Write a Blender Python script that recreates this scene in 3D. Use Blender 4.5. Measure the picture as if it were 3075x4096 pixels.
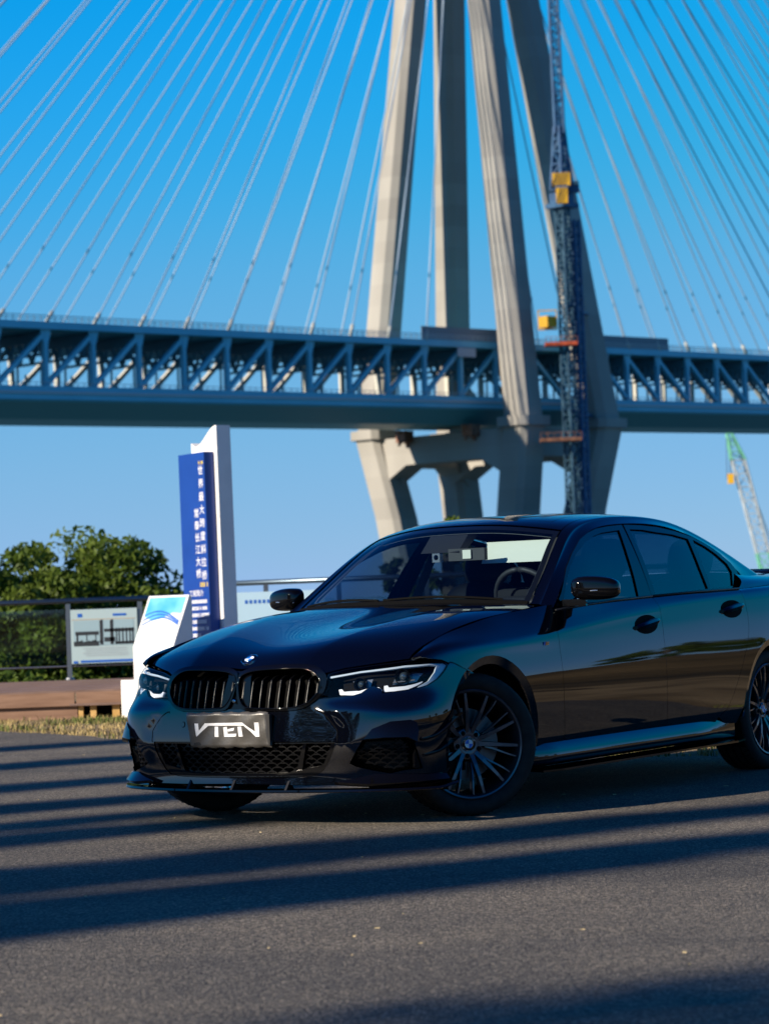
import bpy, math, random
import numpy as np
from mathutils import Vector, Matrix
from mathutils.geometry import delaunay_2d_cdt

for _o in list(bpy.data.objects):
    bpy.data.objects.remove(_o)
scene = bpy.context.scene
COL = scene.collection
R = math.radians
rng = random.Random(7)

# ---------------------------------------------------------------- camera
cam = bpy.data.cameras.new("camera")
camo = bpy.data.objects.new("camera", cam)
COL.objects.link(camo)
CAM_Z, PITCH, ROLL, FPX = 1.00221, R(1.96786), R(-2.09171), 10503.74
_f = Vector((0, math.cos(PITCH), math.sin(PITCH)))
_r = Vector((1, 0, 0))
_u = _r.cross(_f)
_r2 = _r * math.cos(ROLL) + _u * math.sin(ROLL)
_u2 = -_r * math.sin(ROLL) + _u * math.cos(ROLL)
camo.matrix_world = Matrix(((_r2.x, _u2.x, -_f.x, 0), (_r2.y, _u2.y, -_f.y, 0), (_r2.z, _u2.z, -_f.z, CAM_Z), (0, 0, 0, 1)))
cam.sensor_fit = 'HORIZONTAL'
cam.sensor_width = 24.0
cam.lens = FPX / 3075 * 24.0
cam.clip_start, cam.clip_end = 0.1, 12000
cam.dof.use_dof = True
cam.dof.focus_distance = 12.1
cam.dof.aperture_fstop = 4.6
scene.camera = camo
scene.render.resolution_x, scene.render.resolution_y = 768, 1024

# ---------------------------------------------------------------- sky and sun
SUN_EL = R(24.0)
SUN_DIR = Vector((-math.cos(R(33)) * math.cos(SUN_EL), -math.sin(R(33)) * math.cos(SUN_EL), math.sin(SUN_EL)))  # towards the sun
world = bpy.data.worlds.new("World")
scene.world = world
world.use_nodes = True
wn, wl = world.node_tree.nodes, world.node_tree.links
sky = wn.new('ShaderNodeTexSky')
sky.sky_type = 'NISHITA'
sky.sun_disc = False
sky.sun_elevation = SUN_EL
sky.sun_rotation = math.atan2(SUN_DIR.x, SUN_DIR.y)
sky.altitude = 0
sky.air_density, sky.dust_density, sky.ozone_density = 0.8, 0.1, 10.0
EXPOSURE = 0.70
def vmul(k):
    v = wn.new('ShaderNodeVectorMath'); v.operation = 'SCALE'; v.inputs['Scale'].default_value = k
    return v
hsv = wn.new('ShaderNodeHueSaturation')
hsv.inputs['Saturation'].default_value = 1.15
pre, post = vmul(.15), vmul(1 / (.15 * 2 ** EXPOSURE))
cur = wn.new('ShaderNodeRGBCurve')      # one even colour response for the whole sky
cur.mapping.extend = 'EXTRAPOLATED'
cur.mapping.use_clip = False
for ch, pts_ in ((0, [(0, 0), (.01, .02), (.06, .13), (.30, .27), (1, .5)]), (1, [(0, 0), (.055, .012), (.10, .06), (.2, .35), (.46, .46), (.64, .50), (1, .62)]), (2, [(0, 0), (.27, .13), (.40, .34), (.66, .84), (.95, .77), (1.3, .90)])):
    c_ = cur.mapping.curves[ch].points
    while len(c_) < len(pts_): c_.new(.5, .5)
    for p_, q_ in zip(c_, pts_): p_.location = q_
cur.mapping.update()
wl.new(sky.outputs[0], hsv.inputs['Color']); wl.new(hsv.outputs[0], pre.inputs[0]); wl.new(pre.outputs[0], cur.inputs['Color'])
wl.new(cur.outputs[0], post.inputs[0]); wl.new(post.outputs[0], wn['Background'].inputs['Color'])
wn['Background'].inputs['Strength'].default_value = 0.15
sun = bpy.data.lights.new("sun", 'SUN')
sun.energy = 5.0
sun.angle = R(0.53)
sun.color = (1.0, 0.87, 0.70)
suno = bpy.data.objects.new("sun", sun)
COL.objects.link(suno)
suno.rotation_euler = SUN_DIR.to_track_quat('Z', 'Y').to_euler()
suno.location = (0, 0, 60)
vs = scene.view_settings
vs.view_transform, vs.look, vs.gamma, vs.exposure = 'Standard', 'None', 1.0, EXPOSURE
vs.use_curve_mapping = False
scene.cycles.max_bounces = 10
scene.cycles.transparent_max_bounces = 16
scene.cycles.use_denoising = True
scene.cycles.caustics_reflective = False
scene.cycles.caustics_refractive = False

# ---------------------------------------------------------------- helpers
def tag(o, label=None, cat=None, group=None, kind=None):
    if label: o['label'] = label
    if cat: o['category'] = cat
    if group: o['group'] = group
    if kind: o['kind'] = kind
    return o

def empty(name, loc=(0, 0, 0), rz=0.0, parent=None):
    o = bpy.data.objects.new(name, None)
    COL.objects.link(o)
    o.location = loc
    o.rotation_euler = (0, 0, rz)
    o.empty_display_size = 0.2
    o.parent = parent
    return o

def link(name, me, mat=None, parent=None):
    o = bpy.data.objects.new(name, me)
    COL.objects.link(o)
    if mat is not None and not me.materials:
        me.materials.append(mat)
    o.parent = parent
    return o

def copy_tree(o, parent=None):
    c = o.copy()
    COL.objects.link(c)
    c.parent = parent
    for ch in o.children:
        copy_tree(ch, c)
    return c

class MB:
    """collects boxes, bars, tubes and prisms into one mesh"""
    def __init__(s):
        s.v, s.f = [], []
    def add(s, vs, fs):
        b = len(s.v)
        s.v += [tuple(p) for p in vs]
        s.f += [tuple(i + b for i in q) for q in fs]
        return s
    def hexa(s, p):  # 8 corners: bottom 4 ccw, top 4 ccw
        return s.add(p, [(3, 2, 1, 0), (4, 5, 6, 7), (0, 1, 5, 4), (1, 2, 6, 5), (2, 3, 7, 6), (3, 0, 4, 7)])
    def box(s, c, d, rz=0.0):
        cx, cy, cz = c
        x, y, z = d[0] / 2, d[1] / 2, d[2] / 2
        co, si = math.cos(rz), math.sin(rz)
        q = []
        for zz in (-z, z):
            for a, b in ((-x, -y), (x, -y), (x, y), (-x, y)):
                q.append((cx + a * co - b * si, cy + a * si + b * co, cz + zz))
        return s.hexa(q)
    def bar(s, p, q, w, h, up=(0, 0, 1)):
        p, q = Vector(p), Vector(q)
        d = (q - p).normalized()
        up = Vector(up)
        if abs(d.dot(up)) > .98: up = Vector((1, 0, 0))
        a = d.cross(up).normalized() * (w / 2)
        b = d.cross(a).normalized() * (h / 2)
        return s.hexa([p - a + b, p + a + b, p + a - b, p - a - b, q - a + b, q + a + b, q + a - b, q - a - b])
    def prism(s, poly, z0, z1):
        n = len(poly)
        return s.add([(x, y, z0) for x, y in poly] + [(x, y, z1) for x, y in poly],
                     [tuple(range(n - 1, -1, -1)), tuple(range(n, 2 * n))] + [(i, (i + 1) % n, n + (i + 1) % n, n + i) for i in range(n)])
    def loft(s, rings, closed=True, caps=True):
        n = len(rings[0])
        b = len(s.v)
        for r in rings: s.v += [tuple(p) for p in r]
        m = n if closed else n - 1
        for j in range(len(rings) - 1):
            for i in range(m):
                k = (i + 1) % n
                s.f.append((b + j * n + i, b + j * n + k, b + (j + 1) * n + k, b + (j + 1) * n + i))
        if caps and closed:
            s.f.append(tuple(b + i for i in range(n - 1, -1, -1)))
            s.f.append(tuple(b + (len(rings) - 1) * n + i for i in range(n)))
        return s
    def tube(s, path, r, n=8, caps=True):
        path = [Vector(p) for p in path]
        rings = []
        ref = None
        for i, p in enumerate(path):
            d = (path[min(i + 1, len(path) - 1)] - path[max(i - 1, 0)]).normalized()
            if ref is None:
                ref = Vector((0, 0, 1)) if abs(d.z) < .9 else Vector((1, 0, 0))
            a = (ref - d * ref.dot(d)).normalized()
            ref = a
            b = d.cross(a)
            rr = r[i] if isinstance(r, (list, tuple)) else r
            rings.append([p + (a * math.cos(2 * math.pi * k / n) + b * math.sin(2 * math.pi * k / n)) * rr for k in range(n)])
        return s.loft(rings, True, caps)
    def lathe(s, prof, n=48, axis='y', closed=False):
        """prof: (radius, axial) pairs"""
        rings = []
        for k in range(n):
            t = 2 * math.pi * k / n
            c, si = math.cos(t), math.sin(t)
            if axis == 'y': rings.append([(r * c, a, r * si) for r, a in prof])
            elif axis == 'z': rings.append([(r * c, r * si, a) for r, a in prof])
            else: rings.append([(a, r * c, r * si) for r, a in prof])
        b = len(s.v)
        m = len(prof)
        for r in rings: s.v += r
        for k in range(n):
            k2 = (k + 1) % n
            for i in range(m if closed else m - 1):
                j = (i + 1) % m
                s.f.append((b + k * m + i, b + k2 * m + i, b + k2 * m + j, b + k * m + j))
        return s
    def mesh(s, name, smooth=False, ang=None):
        me = bpy.data.meshes.new(name)
        me.from_pydata(s.v, [], s.f)
        me.update()
        if smooth:
            me.polygons.foreach_set('use_smooth', [True] * len(me.polygons))
            if ang:
                me.set_sharp_from_angle(angle=R(ang))
        return me
    def build(s, name, mat, parent=None, smooth=False, ang=None):
        return link(name, s.mesh(name, smooth, ang), mat, parent)

# ---------------------------------------------------------------- materials
def material(name, col=(.5, .5, .5), rough=.5, metal=0.0, spec=.5, **kw):
    m = bpy.data.materials.new(name)
    m.use_nodes = True
    b = m.node_tree.nodes['Principled BSDF']
    b.inputs['Base Color'].default_value = (*col, 1)
    b.inputs['Roughness'].default_value = rough
    b.inputs['Metallic'].default_value = metal
    b.inputs['Specular IOR Level'].default_value = spec
    for k, v in kw.items():
        b.inputs[k.replace('_', ' ')].default_value = v
    return m

def vary(m, c0, c1, scale=4.0, detail=6.0, rough=None, bump=0.0, bscale=None, bdist=.01, stretch=None, coords='Object', lo=.35, hi=.65):
    """noise-mixed base colour plus optional bump on a material"""
    nt = m.node_tree
    N, L = nt.nodes, nt.links
    b = N['Principled BSDF']
    tc = N.new('ShaderNodeTexCoord')
    src = tc.outputs[coords]
    if stretch:
        mp = N.new('ShaderNodeMapping')
        mp.inputs['Scale'].default_value = stretch
        L.new(src, mp.inputs['Vector'])
        src = mp.outputs[0]
    nz = N.new('ShaderNodeTexNoise')
    nz.inputs['Scale'].default_value = scale
    nz.inputs['Detail'].default_value = detail
    L.new(src, nz.inputs['Vector'])
    cr = N.new('ShaderNodeValToRGB')
    cr.color_ramp.elements[0].position, cr.color_ramp.elements[1].position = lo, hi
    cr.color_ramp.elements[0].color, cr.color_ramp.elements[1].color = (*c0, 1), (*c1, 1)
    L.new(nz.outputs[0], cr.inputs[0])
    L.new(cr.outputs[0], b.inputs['Base Color'])
    if bump:
        n2 = N.new('ShaderNodeTexNoise')
        n2.inputs['Scale'].default_value = bscale or scale * 4
        n2.inputs['Detail'].default_value = 5
        L.new(src, n2.inputs['Vector'])
        bp = N.new('ShaderNodeBump')
        bp.inputs['Strength'].default_value = bump
        bp.inputs['Distance'].default_value = bdist
        L.new(n2.outputs[0], bp.inputs['Height'])
        L.new(bp.outputs[0], b.inputs['Normal'])
    return m

def glass_mat(name, tint=(1, 1, 1), ior=1.45, rough=0.0):
    """thin pane: see-through with Fresnel reflection"""
    m = bpy.data.materials.new(name)
    m.use_nodes = True
    N, L = m.node_tree.nodes, m.node_tree.links
    N.remove(N['Principled BSDF'])
    tr, gl, fr, mx = N.new('ShaderNodeBsdfTransparent'), N.new('ShaderNodeBsdfGlossy'), N.new('ShaderNodeFresnel'), N.new('ShaderNodeMixShader')
    tr.inputs[0].default_value = (*tint, 1)
    gl.inputs['Roughness'].default_value = rough
    ge, mi = N.new('ShaderNodeNewGeometry'), N.new('ShaderNodeMix')     # same reflectance from either side of the thin pane
    mi.inputs[2].default_value, mi.inputs[3].default_value = ior, 1 / ior
    L.new(ge.outputs['Backfacing'], mi.inputs[0]); L.new(mi.outputs[0], fr.inputs['IOR'])
    L.new(fr.outputs[0], mx.inputs[0]); L.new(tr.outputs[0], mx.inputs[1]); L.new(gl.outputs[0], mx.inputs[2])
    L.new(mx.outputs[0], N['Material Output'].inputs['Surface'])
    return m

def text_mesh(body, size, extrude=0.0, align='CENTER', spacing=1.0):
    cu = bpy.data.curves.new('text', 'FONT')
    cu.body = body
    cu.size = size
    cu.extrude = extrude
    cu.align_x = align
    cu.align_y = 'CENTER'
    cu.space_character = spacing
    cu.resolution_u = 3
    t = bpy.data.objects.new('text', cu)
    COL.objects.link(t)
    dg = bpy.context.evaluated_depsgraph_get()
    dg.update()
    me = bpy.data.meshes.new_from_object(t.evaluated_get(dg))
    bpy.data.objects.remove(t)
    me.materials.clear()
    return me

# ================================================================ ground
DX, DY = math.cos(R(33)), math.sin(R(33))
def sun_ln(l, n): return (l * DX - n * DY, l * DY + n * DX)

m_asphalt = bpy.data.materials.new('asphalt')
m_asphalt.use_nodes = True
def _asphalt():
    N, L = m_asphalt.node_tree.nodes, m_asphalt.node_tree.links
    b = N['Principled BSDF']
    tc = N.new('ShaderNodeTexCoord')
    vo = N.new('ShaderNodeTexVoronoi'); vo.inputs['Scale'].default_value = 125
    v2 = N.new('ShaderNodeTexVoronoi'); v2.inputs['Scale'].default_value = 170
    big = N.new('ShaderNodeTexNoise'); big.inputs['Scale'].default_value = .8; big.inputs['Detail'].default_value = 7
    nz = N.new('ShaderNodeTexNoise'); nz.inputs['Scale'].default_value = 45; nz.inputs['Detail'].default_value = 4
    for t in (vo, v2, big, nz): L.new(tc.outputs['Object'], t.inputs['Vector'])
    bw = N.new('ShaderNodeRGBToBW'); L.new(vo.outputs['Color'], bw.inputs[0])
    cr = N.new('ShaderNodeValToRGB')
    e = cr.color_ramp.elements
    e[0].position, e[0].color = .12, (.036, .034, .030, 1)
    e[1].position, e[1].color = .62, (.138, .127, .110, 1)
    x = cr.color_ramp.elements.new(.9); x.color = (.31, .275, .22, 1)
    L.new(bw.outputs[0], cr.inputs[0])
    cb = N.new('ShaderNodeValToRGB')
    cb.color_ramp.elements[0].position, cb.color_ramp.elements[1].position = .3, .72
    cb.color_ramp.elements[0].color, cb.color_ramp.elements[1].color = (.72, .72, .74, 1), (1.25, 1.2, 1.12, 1)
    L.new(big.outputs[0], cb.inputs[0])
    wr = N.new('ShaderNodeTexNoise'); wr.inputs['Scale'].default_value = .22; wr.inputs['Detail'].default_value = 9; wr.inputs['Roughness'].default_value = .65
    mp = N.new('ShaderNodeMapping'); mp.inputs['Rotation'].default_value = (0, 0, R(35)); mp.inputs['Scale'].default_value = (.5, 3.2, 1)
    L.new(tc.outputs['Object'], mp.inputs['Vector']); L.new(mp.outputs[0], wr.inputs['Vector'])
    cw = N.new('ShaderNodeValToRGB'); cw.color_ramp.elements[0].position, cw.color_ramp.elements[1].position = .36, .6
    cw.color_ramp.elements[0].color, cw.color_ramp.elements[1].color = (.66, .67, .70, 1), (1.1, 1.08, 1.05, 1)
    L.new(wr.outputs[0], cw.inputs[0])
    m0 = N.new('ShaderNodeMix'); m0.data_type = 'RGBA'; m0.blend_type = 'MULTIPLY'; m0.inputs[0].default_value = 1
    L.new(cb.outputs[0], m0.inputs[6]); L.new(cw.outputs[0], m0.inputs[7])
    mu = N.new('ShaderNodeMix'); mu.data_type = 'RGBA'; mu.blend_type = 'MULTIPLY'; mu.inputs[0].default_value = 1
    L.new(cr.outputs[0], mu.inputs[6]); L.new(m0.outputs[2], mu.inputs[7])
    L.new(mu.outputs[2], b.inputs['Base Color'])
    b.inputs['Roughness'].default_value = .82
    b.inputs['Specular IOR Level'].default_value = .35
    ad = N.new('ShaderNodeMath'); ad.operation = 'ADD'
    L.new(vo.outputs['Distance'], ad.inputs[0]); L.new(nz.outputs[0], ad.inputs[1])
    a2 = N.new('ShaderNodeMath'); a2.operation = 'ADD'
    L.new(ad.outputs[0], a2.inputs[0]); L.new(v2.outputs['Distance'], a2.inputs[1])
    bp = N.new('ShaderNodeBump'); bp.inputs['Strength'].default_value = .55; bp.inputs['Distance'].default_value = .006; bp.invert = True
    L.new(a2.outputs[0], bp.inputs['Height']); L.new(bp.outputs[0], b.inputs['Normal'])
_asphalt()

m_soil = vary(material('dry_soil', rough=.95, spec=.2), (.16, .115, .06), (.36, .27, .15), 1.3, 8, bump=.8, bscale=30, bdist=.03)
m_bank = vary(material('bank_grass', rough=.95, spec=.2), (.045, .036, .018), (.15, .108, .055), .35, 9, bump=1.0, bscale=6, bdist=.1)

# terrain: one sheet to the horizon with a river bank ahead and an embankment on the right
def bank_h(x, y):
    # signed distance from the foot line of the embankment (right of the road)
    d = (x - 13.5) * .93 + (y - 17) * .30
    if y > 27: d -= (y - 27) * 1.2
    h = 0.0
    if d > 0:
        t = min(d / 7.0, 1.0)
        h = 1.25 * (t * t * (3 - 2 * t))
    e = y - 31.5
    if e > 0 and d <= 8:
        t = min(e / 10.0, 1.0)
        h = h * (1 - t) - 7.0 * (t * t * (3 - 2 * t))
    elif e > 0:
        t = min(e / 10.0, 1.0)
        h = h - (h + 7.0) * (t * t * (3 - 2 * t))
    return h
def axis_pts(lo, hi, fine0, fine1, step):
    a = list(np.arange(fine0, fine1 + 1e-6, step))
    x, s = fine0, step
    left = []
    while x > lo:
        s *= 1.5; x -= s; left.append(max(x, lo))
    x, s = fine1, step
    right = []
    while x < hi:
        s *= 1.5; x += s; right.append(min(x, hi))
    return left[::-1] + a + right
gx, gy = axis_pts(-5000, 5000, -30, 45, 1.0), axis_pts(-5000, 6000, -40, 60, 1.0)
gv, gf = [], []
for yy in gy:
    for xx in gx:
        gv.append((xx, yy, bank_h(xx, yy) - .03 + (.03 * math.sin(xx * 1.7 + yy) * math.sin(yy * 1.3 - xx * .4) if abs(xx) < 60 and abs(yy) < 80 and not (-14 < xx < 6 and yy < 23) else 0)))
n_ = len(gx)
for j in range(len(gy) - 1):
    for i in range(n_ - 1):
        gf.append((j * n_ + i, j * n_ + i + 1, (j + 1) * n_ + i + 1, (j + 1) * n_ + i))
gm = MB(); gm.v, gm.f = gv, gf
gm.build('ground', m_bank, None, True)['kind'] = 'structure'

m_water = material('river_water', (.05, .09, .11), .12)
vary(m_water, (.04, .075, .09), (.07, .11, .12), .05, 3, bump=.25, bscale=.6, bdist=.15)
MB().add([(-5000, 33, -5.5), (5000, 33, -5.5), (5000, 9000, -5.5), (-5000, 9000, -5.5)], [(0, 1, 2, 3)]).build('river', m_water)['kind'] = 'structure'

def sheet(name, pts, z, mat, step=None):
    poly = [Vector(p) for p in pts]
    o = MB().add([(p[0], p[1], z) for p in pts], [tuple(range(len(pts)))]).build(name, mat)
    o['kind'] = 'structure'
    return o
edge = [(-60, 27.0), (-20, 24.6), (-8, 23.9), (-5, 23.5), (-3.4, 22.9), (-2.6, 21.6), (-2.0, 20.4), (-1.0, 18.9), (0, 17.5), (.8, 16.6), (1.7, 15.95), (3, 15.6), (5, 14.6), (7, 12.5), (9.5, 8), (12, 1), (14, -8), (16, -20), (22, -60)]
_e2 = []
for i in range(len(edge) - 1):   # ragged road edge
    a, b = edge[i], edge[i + 1]
    L_ = math.dist(a, b); k = max(1, int(L_ / .25)) if L_ < 6 else 4
    for j in range(k):
        t = j / k
        _e2.append((a[0] + (b[0] - a[0]) * t + rng.uniform(-.05, .05), a[1] + (b[1] - a[1]) * t + rng.uniform(-.06, .06)))
sheet('road', [(-60, -60)] + [edge[-1]] + _e2[::-1], 0.0, m_asphalt)
sheet('verge', [(-60, 26.2), (-60, 40), (9, 32), (9, 8.2), (7, 12.3), (5, 14.4), (3, 15.4), (1.7, 15.7), (0, 17.2), (-1, 18.6), (-2, 20), (-3.4, 22.5), (-8, 23.5), (-20, 24.2)][::-1], -.012, m_soil)

# ---------------------------------------------------------------- straw litter on the road, dry grass on the verge
m_straw = material('straw', (.34, .27, .15), .8)
ms = MB()
for k in range(45):
    y = 6.2 + 13 * rng.random() ** 1.1
    x = rng.uniform(-.16, .16) * y
    a = rng.gauss(0, .5); L_ = rng.uniform(.003, .010) * (2.6 if rng.random() < .06 else 1); w = rng.uniform(.0008, .0016)
    c, s = math.cos(a), math.sin(a)
    z = .004
    bend = rng.uniform(-.3, .3) * L_
    pts = [(-L_, 0), (0, bend), (L_, 0)]
    up = [(x + px * c - (py + w) * s, y + px * s + (py + w) * c, z + .004) for px, py in pts]
    dn = [(x + px * c - (py - w) * s, y + px * s + (py - w) * c, z) for px, py in pts]
    ms.add(up + dn, [(0, 3, 4, 1), (1, 4, 5, 2)])
tag(ms.build('straw_litter', m_straw), 'bits of dry straw scattered over the asphalt', 'straw', kind='stuff')

m_grass = vary(material('dry_grass', rough=.8, spec=.2), (.20, .16, .06), (.42, .32, .15), 1.2, 4, coords='Object')
m_grass2 = vary(material('green_grass', rough=.7, spec=.2), (.07, .10, .02), (.20, .22, .06), 1.5, 4, coords='Object')
def in_verge(x, y):
    for i in range(len(edge) - 1):
        (x0, y0), (x1, y1) = edge[i], edge[i + 1]
        if x0 <= x <= x1:
            return y > y0 + (y1 - y0) * (x - x0) / (x1 - x0) + .05
    return False
def grass(name, n, mat, label, xr, yr, hh, clump):
    g = MB()
    tries = 0
    while n > 0 and tries < 400000:
        tries += 1
        x, y = rng.uniform(*xr), rng.uniform(*yr)
        if not in_verge(x, y) or (y > 25.2 and x < 4): continue
        f = math.sin(x * 2.3 + 1.7 * math.sin(y * 1.1)) * math.sin(y * 2.9 + x) 
        if rng.random() > clump(f): continue
        n -= 1
        for _ in range(3):
            a = rng.uniform(0, 6.28); h = rng.uniform(*hh); w = rng.uniform(.003, .007)
            lx, ly = rng.gauss(0, .8) * h, rng.gauss(0, .8) * h
            bx, by = x + rng.gauss(0, .03), y + rng.gauss(0, .03)
            c, s = math.cos(a) * w, math.sin(a) * w
            g.add([(bx - c, by - s, -.03), (bx + c, by + s, -.03), (bx + lx * .4 + c * .7, by + ly * .4 + s * .7, h * .6), (bx + lx * .4 - c * .7, by + ly * .4 - s * .7, h * .6), (bx + lx, by + ly, h)], [(0, 1, 2, 3), (3, 2, 4)])
    tag(g.build(name, mat), label, 'grass', kind='stuff')
grass('dry_grass', 5500, m_grass, 'dry yellow grass on the verge beside the boardwalk', (-6, 4.0), (14.5, 29), (.008, .045), lambda f: .25 + .6 * max(0, f))
grass('green_grass', 2600, m_grass2, 'short green grass tufts along the foot of the boardwalk', (-6, 4.0), (15, 26), (.01, .055), lambda f: max(0, -f) ** 1.2 if True else 0)

# ================================================================ boardwalk
m_wood = vary(material('weathered_decking', rough=.75, spec=.25), (.16, .105, .085), (.24, .16, .13), 3, 8, stretch=(1, 9, 9), bump=.3, bscale=40, bdist=.004)
m_wood2 = vary(material('decking_fascia', rough=.7, spec=.25), (.20, .115, .075), (.28, .17, .115), 2.5, 8, stretch=(1, 8, 8), bump=.2, bscale=30, bdist=.004)
m_post = vary(material('timber_post', rough=.8), (.45, .27, .08), (.60, .38, .14), 8, 5)
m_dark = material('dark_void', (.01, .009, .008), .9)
m_metal = material('railing_steel', (.22, .23, .24), .35, .9)
m_steelblue = material('railing_tube', (.10, .14, .18), .3, .8)
deck = empty('boardwalk', (0, 0, 0))
tag(deck, 'raised brown timber boardwalk with plank deck behind the road verge', 'boardwalk', kind='structure')
DZ, DF, DB = .262, 25.4, 29.3
def sl(y): return y
X0, X1 = -9.0, 3.4
npl = 26
pw_ = (DB - DF) / npl
pm = MB().box((0, 0, 0), (X1 - X0, pw_ - .008, .03)).mesh('plank')
pm.materials.append(m_wood)
for i in range(npl):
    o = link('plank', pm, None, deck)
    o.location = ((X0 + X1) / 2 + rng.uniform(-.02, .02), DF + (i + .5) * pw_, DZ - .015 + rng.uniform(-.002, .002))
# upper fascia boards, recessed lower boards, a gap with timber stubs
for i, (a, b) in enumerate([(-9, -6.2), (-6.19, -4.6), (-4.59, -3.05), (-3.04, -1.6), (-1.59, 0), (.01, 1.6), (1.61, 3.4)]):
    MB().box(((a + b) / 2, DF - .018 + rng.uniform(-.004, .004), DZ - .085), (b - a - .006, .03, .13)).build('fascia_board', m_wood2, deck)
for a, b in [(-9, -5.2), (-5.19, -3.03), (-.9, 3.4)]:
    MB().box(((a + b) / 2, DF + .022, .05), (b - a - .006, .026, .125)).build('skirting_board', m_wood2, deck)
MB().box((-2.0, DF - .005, .122), (2.2, .09, .022)).build('trim_board', m_wood, deck)
for i, x in enumerate([-3.0, -2.88, -2.66, -2.44, -2.20, -1.98, -1.75, -1.5, -1.25, -1.0]):
    MB().box((x, DF + .035, .04), (.045 + .012 * (i % 3), .05, .15)).build('timber_stub', m_post, deck)
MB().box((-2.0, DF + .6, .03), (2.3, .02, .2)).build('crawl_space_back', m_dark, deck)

# ================================================================ railing with glass panels
m_railglass = glass_mat('railing_glass', (.84, .93, .89), 1.5, .02)
m_print = material('board_white', (.36, .47, .49), .4)
m_blue = material('print_blue', (.01, .10, .45), .4)
m_black = material('print_dark', (.02, .025, .03), .5)
m_grey = material('print_grey', (.35, .42, .45), .5)
m_gold = material('print_tan', (.45, .33, .2), .5)
def pole(mb, p, q, r, n=10): mb.tube([p, q], r, n)
rail = empty('railing', (0, DB - .06, DZ))
tag(rail, 'dark steel railing with green tinted glass panels along the boardwalk, left of the totem', 'railing')
RT = 1.145 - DZ
MB().tube([(-9, 0, RT), (-2.02, 0, RT)], .028, 12).build('top_rail', m_steelblue, rail, True)
posts = [-7.7, -6.65, -5.55, -4.5, -3.56, -2.76, -2.05]
for i, x in enumerate(posts):
    p = MB().box((x, 0, RT / 2 - .02), (.05, .04, RT - .03)).build('post', m_metal, rail)
    MB().lathe([(.0, .03), (.045, .028), (.05, .012), (.05, 0)], 16, 'z').build('base_flange', m_metal, rail).location = (x, 0, 0)
    if i:
        a, b = posts[i - 1] + .04, x - .04
        MB().box(((a + b) / 2, 0, .49), (b - a, .012, .60)).build('glass_panel', m_railglass, rail)
        MB().tube([(a - .02, 0, .155), (b + .02, 0, .155)], .010, 8).build('lower_rail', m_metal, rail)
rail2 = empty('railing', (0, DB + .6, DZ))
tag(rail2, 'steel railing section with higher top tube behind the bonnet, right of the totem', 'railing')
R2 = 1.276 - DZ
MB().tube([(-2.1, 0, R2), (3.3, 0, R2 + .02)], .030, 12).build('top_rail', m_steelblue, rail2, True)
for x in (-2.05, -1.38, -.55, .45, 1.45, 2.45, 3.2):
    MB().box((x, 0, R2 / 2 - .01), (.055, .045, R2 - .02)).build('post', m_metal, rail2)
for a, b in ((-2.01, -1.42), (-1.34, -.6), (-.5, .4), (.5, 1.4), (1.5, 2.4)):
    MB().box(((a + b) / 2, 0, .50), (b - a, .012, .62)).build('glass_panel', m_railglass, rail2)

# ---------------------------------------------------------------- display boards on the railing
bd = empty('display_board', (-3.16, DB - .10, DZ + .165))
tag(bd, 'white photo display board of a bridge under construction hung on the left railing', 'sign')
def flat(mb, x0, x1, z0, z1, y): mb.add([(x0, y, z0), (x1, y, z0), (x1, y, z1), (x0, y, z1)], [(0, 1, 2, 3)])
MB().box((0, .008, .315), (.74, .014, .60)).build('panel', m_print, bd)
pr = MB()
flat(pr, -.35, -.30, .02, .045, -.002); flat(pr, -.27, .35, .025, .05, -.0025); flat(pr, -.29, -.24, .53, .57, -.002); flat(pr, .10, .25, .535, .56, -.002)
pr.build('blue_print', m_blue, bd)
pr = MB(); flat(pr, -.36, .35, .500, .506, -.002); pr.build('rule', m_gold, bd)
ph = MB(); flat(ph, -.34, .33, .21, .49, -.002)
m_phsky = material('photo_sky', (.26, .38, .43), .5)
ph.build('photo', m_phsky, bd)
ph = MB()
flat(ph, -.34, -.06, .21, .255, -.004)
for x in [-.34 + .02 * i for i in range(16)]:
    flat(ph, x, x + .02, .25, .25 + .03 * rng.random(), -.004)
flat(ph, -.32, -.06, .33, .37, -.004); flat(ph, -.31, -.29, .25, .34, -.004); flat(ph, -.2, -.19, .25, .34, -.004); flat(ph, -.1, -.09, .25, .34, -.004)
for x in (-.03, .085):
    flat(ph, x - .018, x + .018, .22, .49, -.004); flat(ph, x + .0, x + .008, .48, .5, -.004)
for x in (.13, .16, .2, .24, .28, .31): flat(ph, x, x + .014, .22, .40, -.004)
flat(ph, .0, .33, .36, .395, -.004); flat(ph, .12, .33, .22, .25, -.004); flat(ph, .0, .12, .25, .30, -.004)
ph.build('photo_subject', m_black, bd)
tx = MB()
for r_ in range(4):
    x = -.24 + (.03 if r_ % 2 else 0)
    while x < .24:
        w = rng.uniform(.01, .03); flat(tx, x, x + w, .175 - r_ * .026, .188 - r_ * .026, -.002); x += w + .006
tx.build('caption', m_grey, bd)
b2 = empty('display_board', (-1.22, DB + .55, DZ + .06))
tag(b2, 'pale blue display board on the railing between the white totem and the car mirror', 'sign')
m_pale = material('board_pale', (.40, .58, .70), .4)
MB().box((.0, .0, .54), (1.0, .014, .62)).build('panel', m_pale, b2)
tx = MB()
for k in range(7): flat(tx, -.40 + .05 * k, -.37 + .05 * k, .72, .76, -.010)
tx.build('caption', m_blue, b2)
b3 = empty('display_board', (-4.6 + .12, DB - .10, DZ + .155 + .05))

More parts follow.
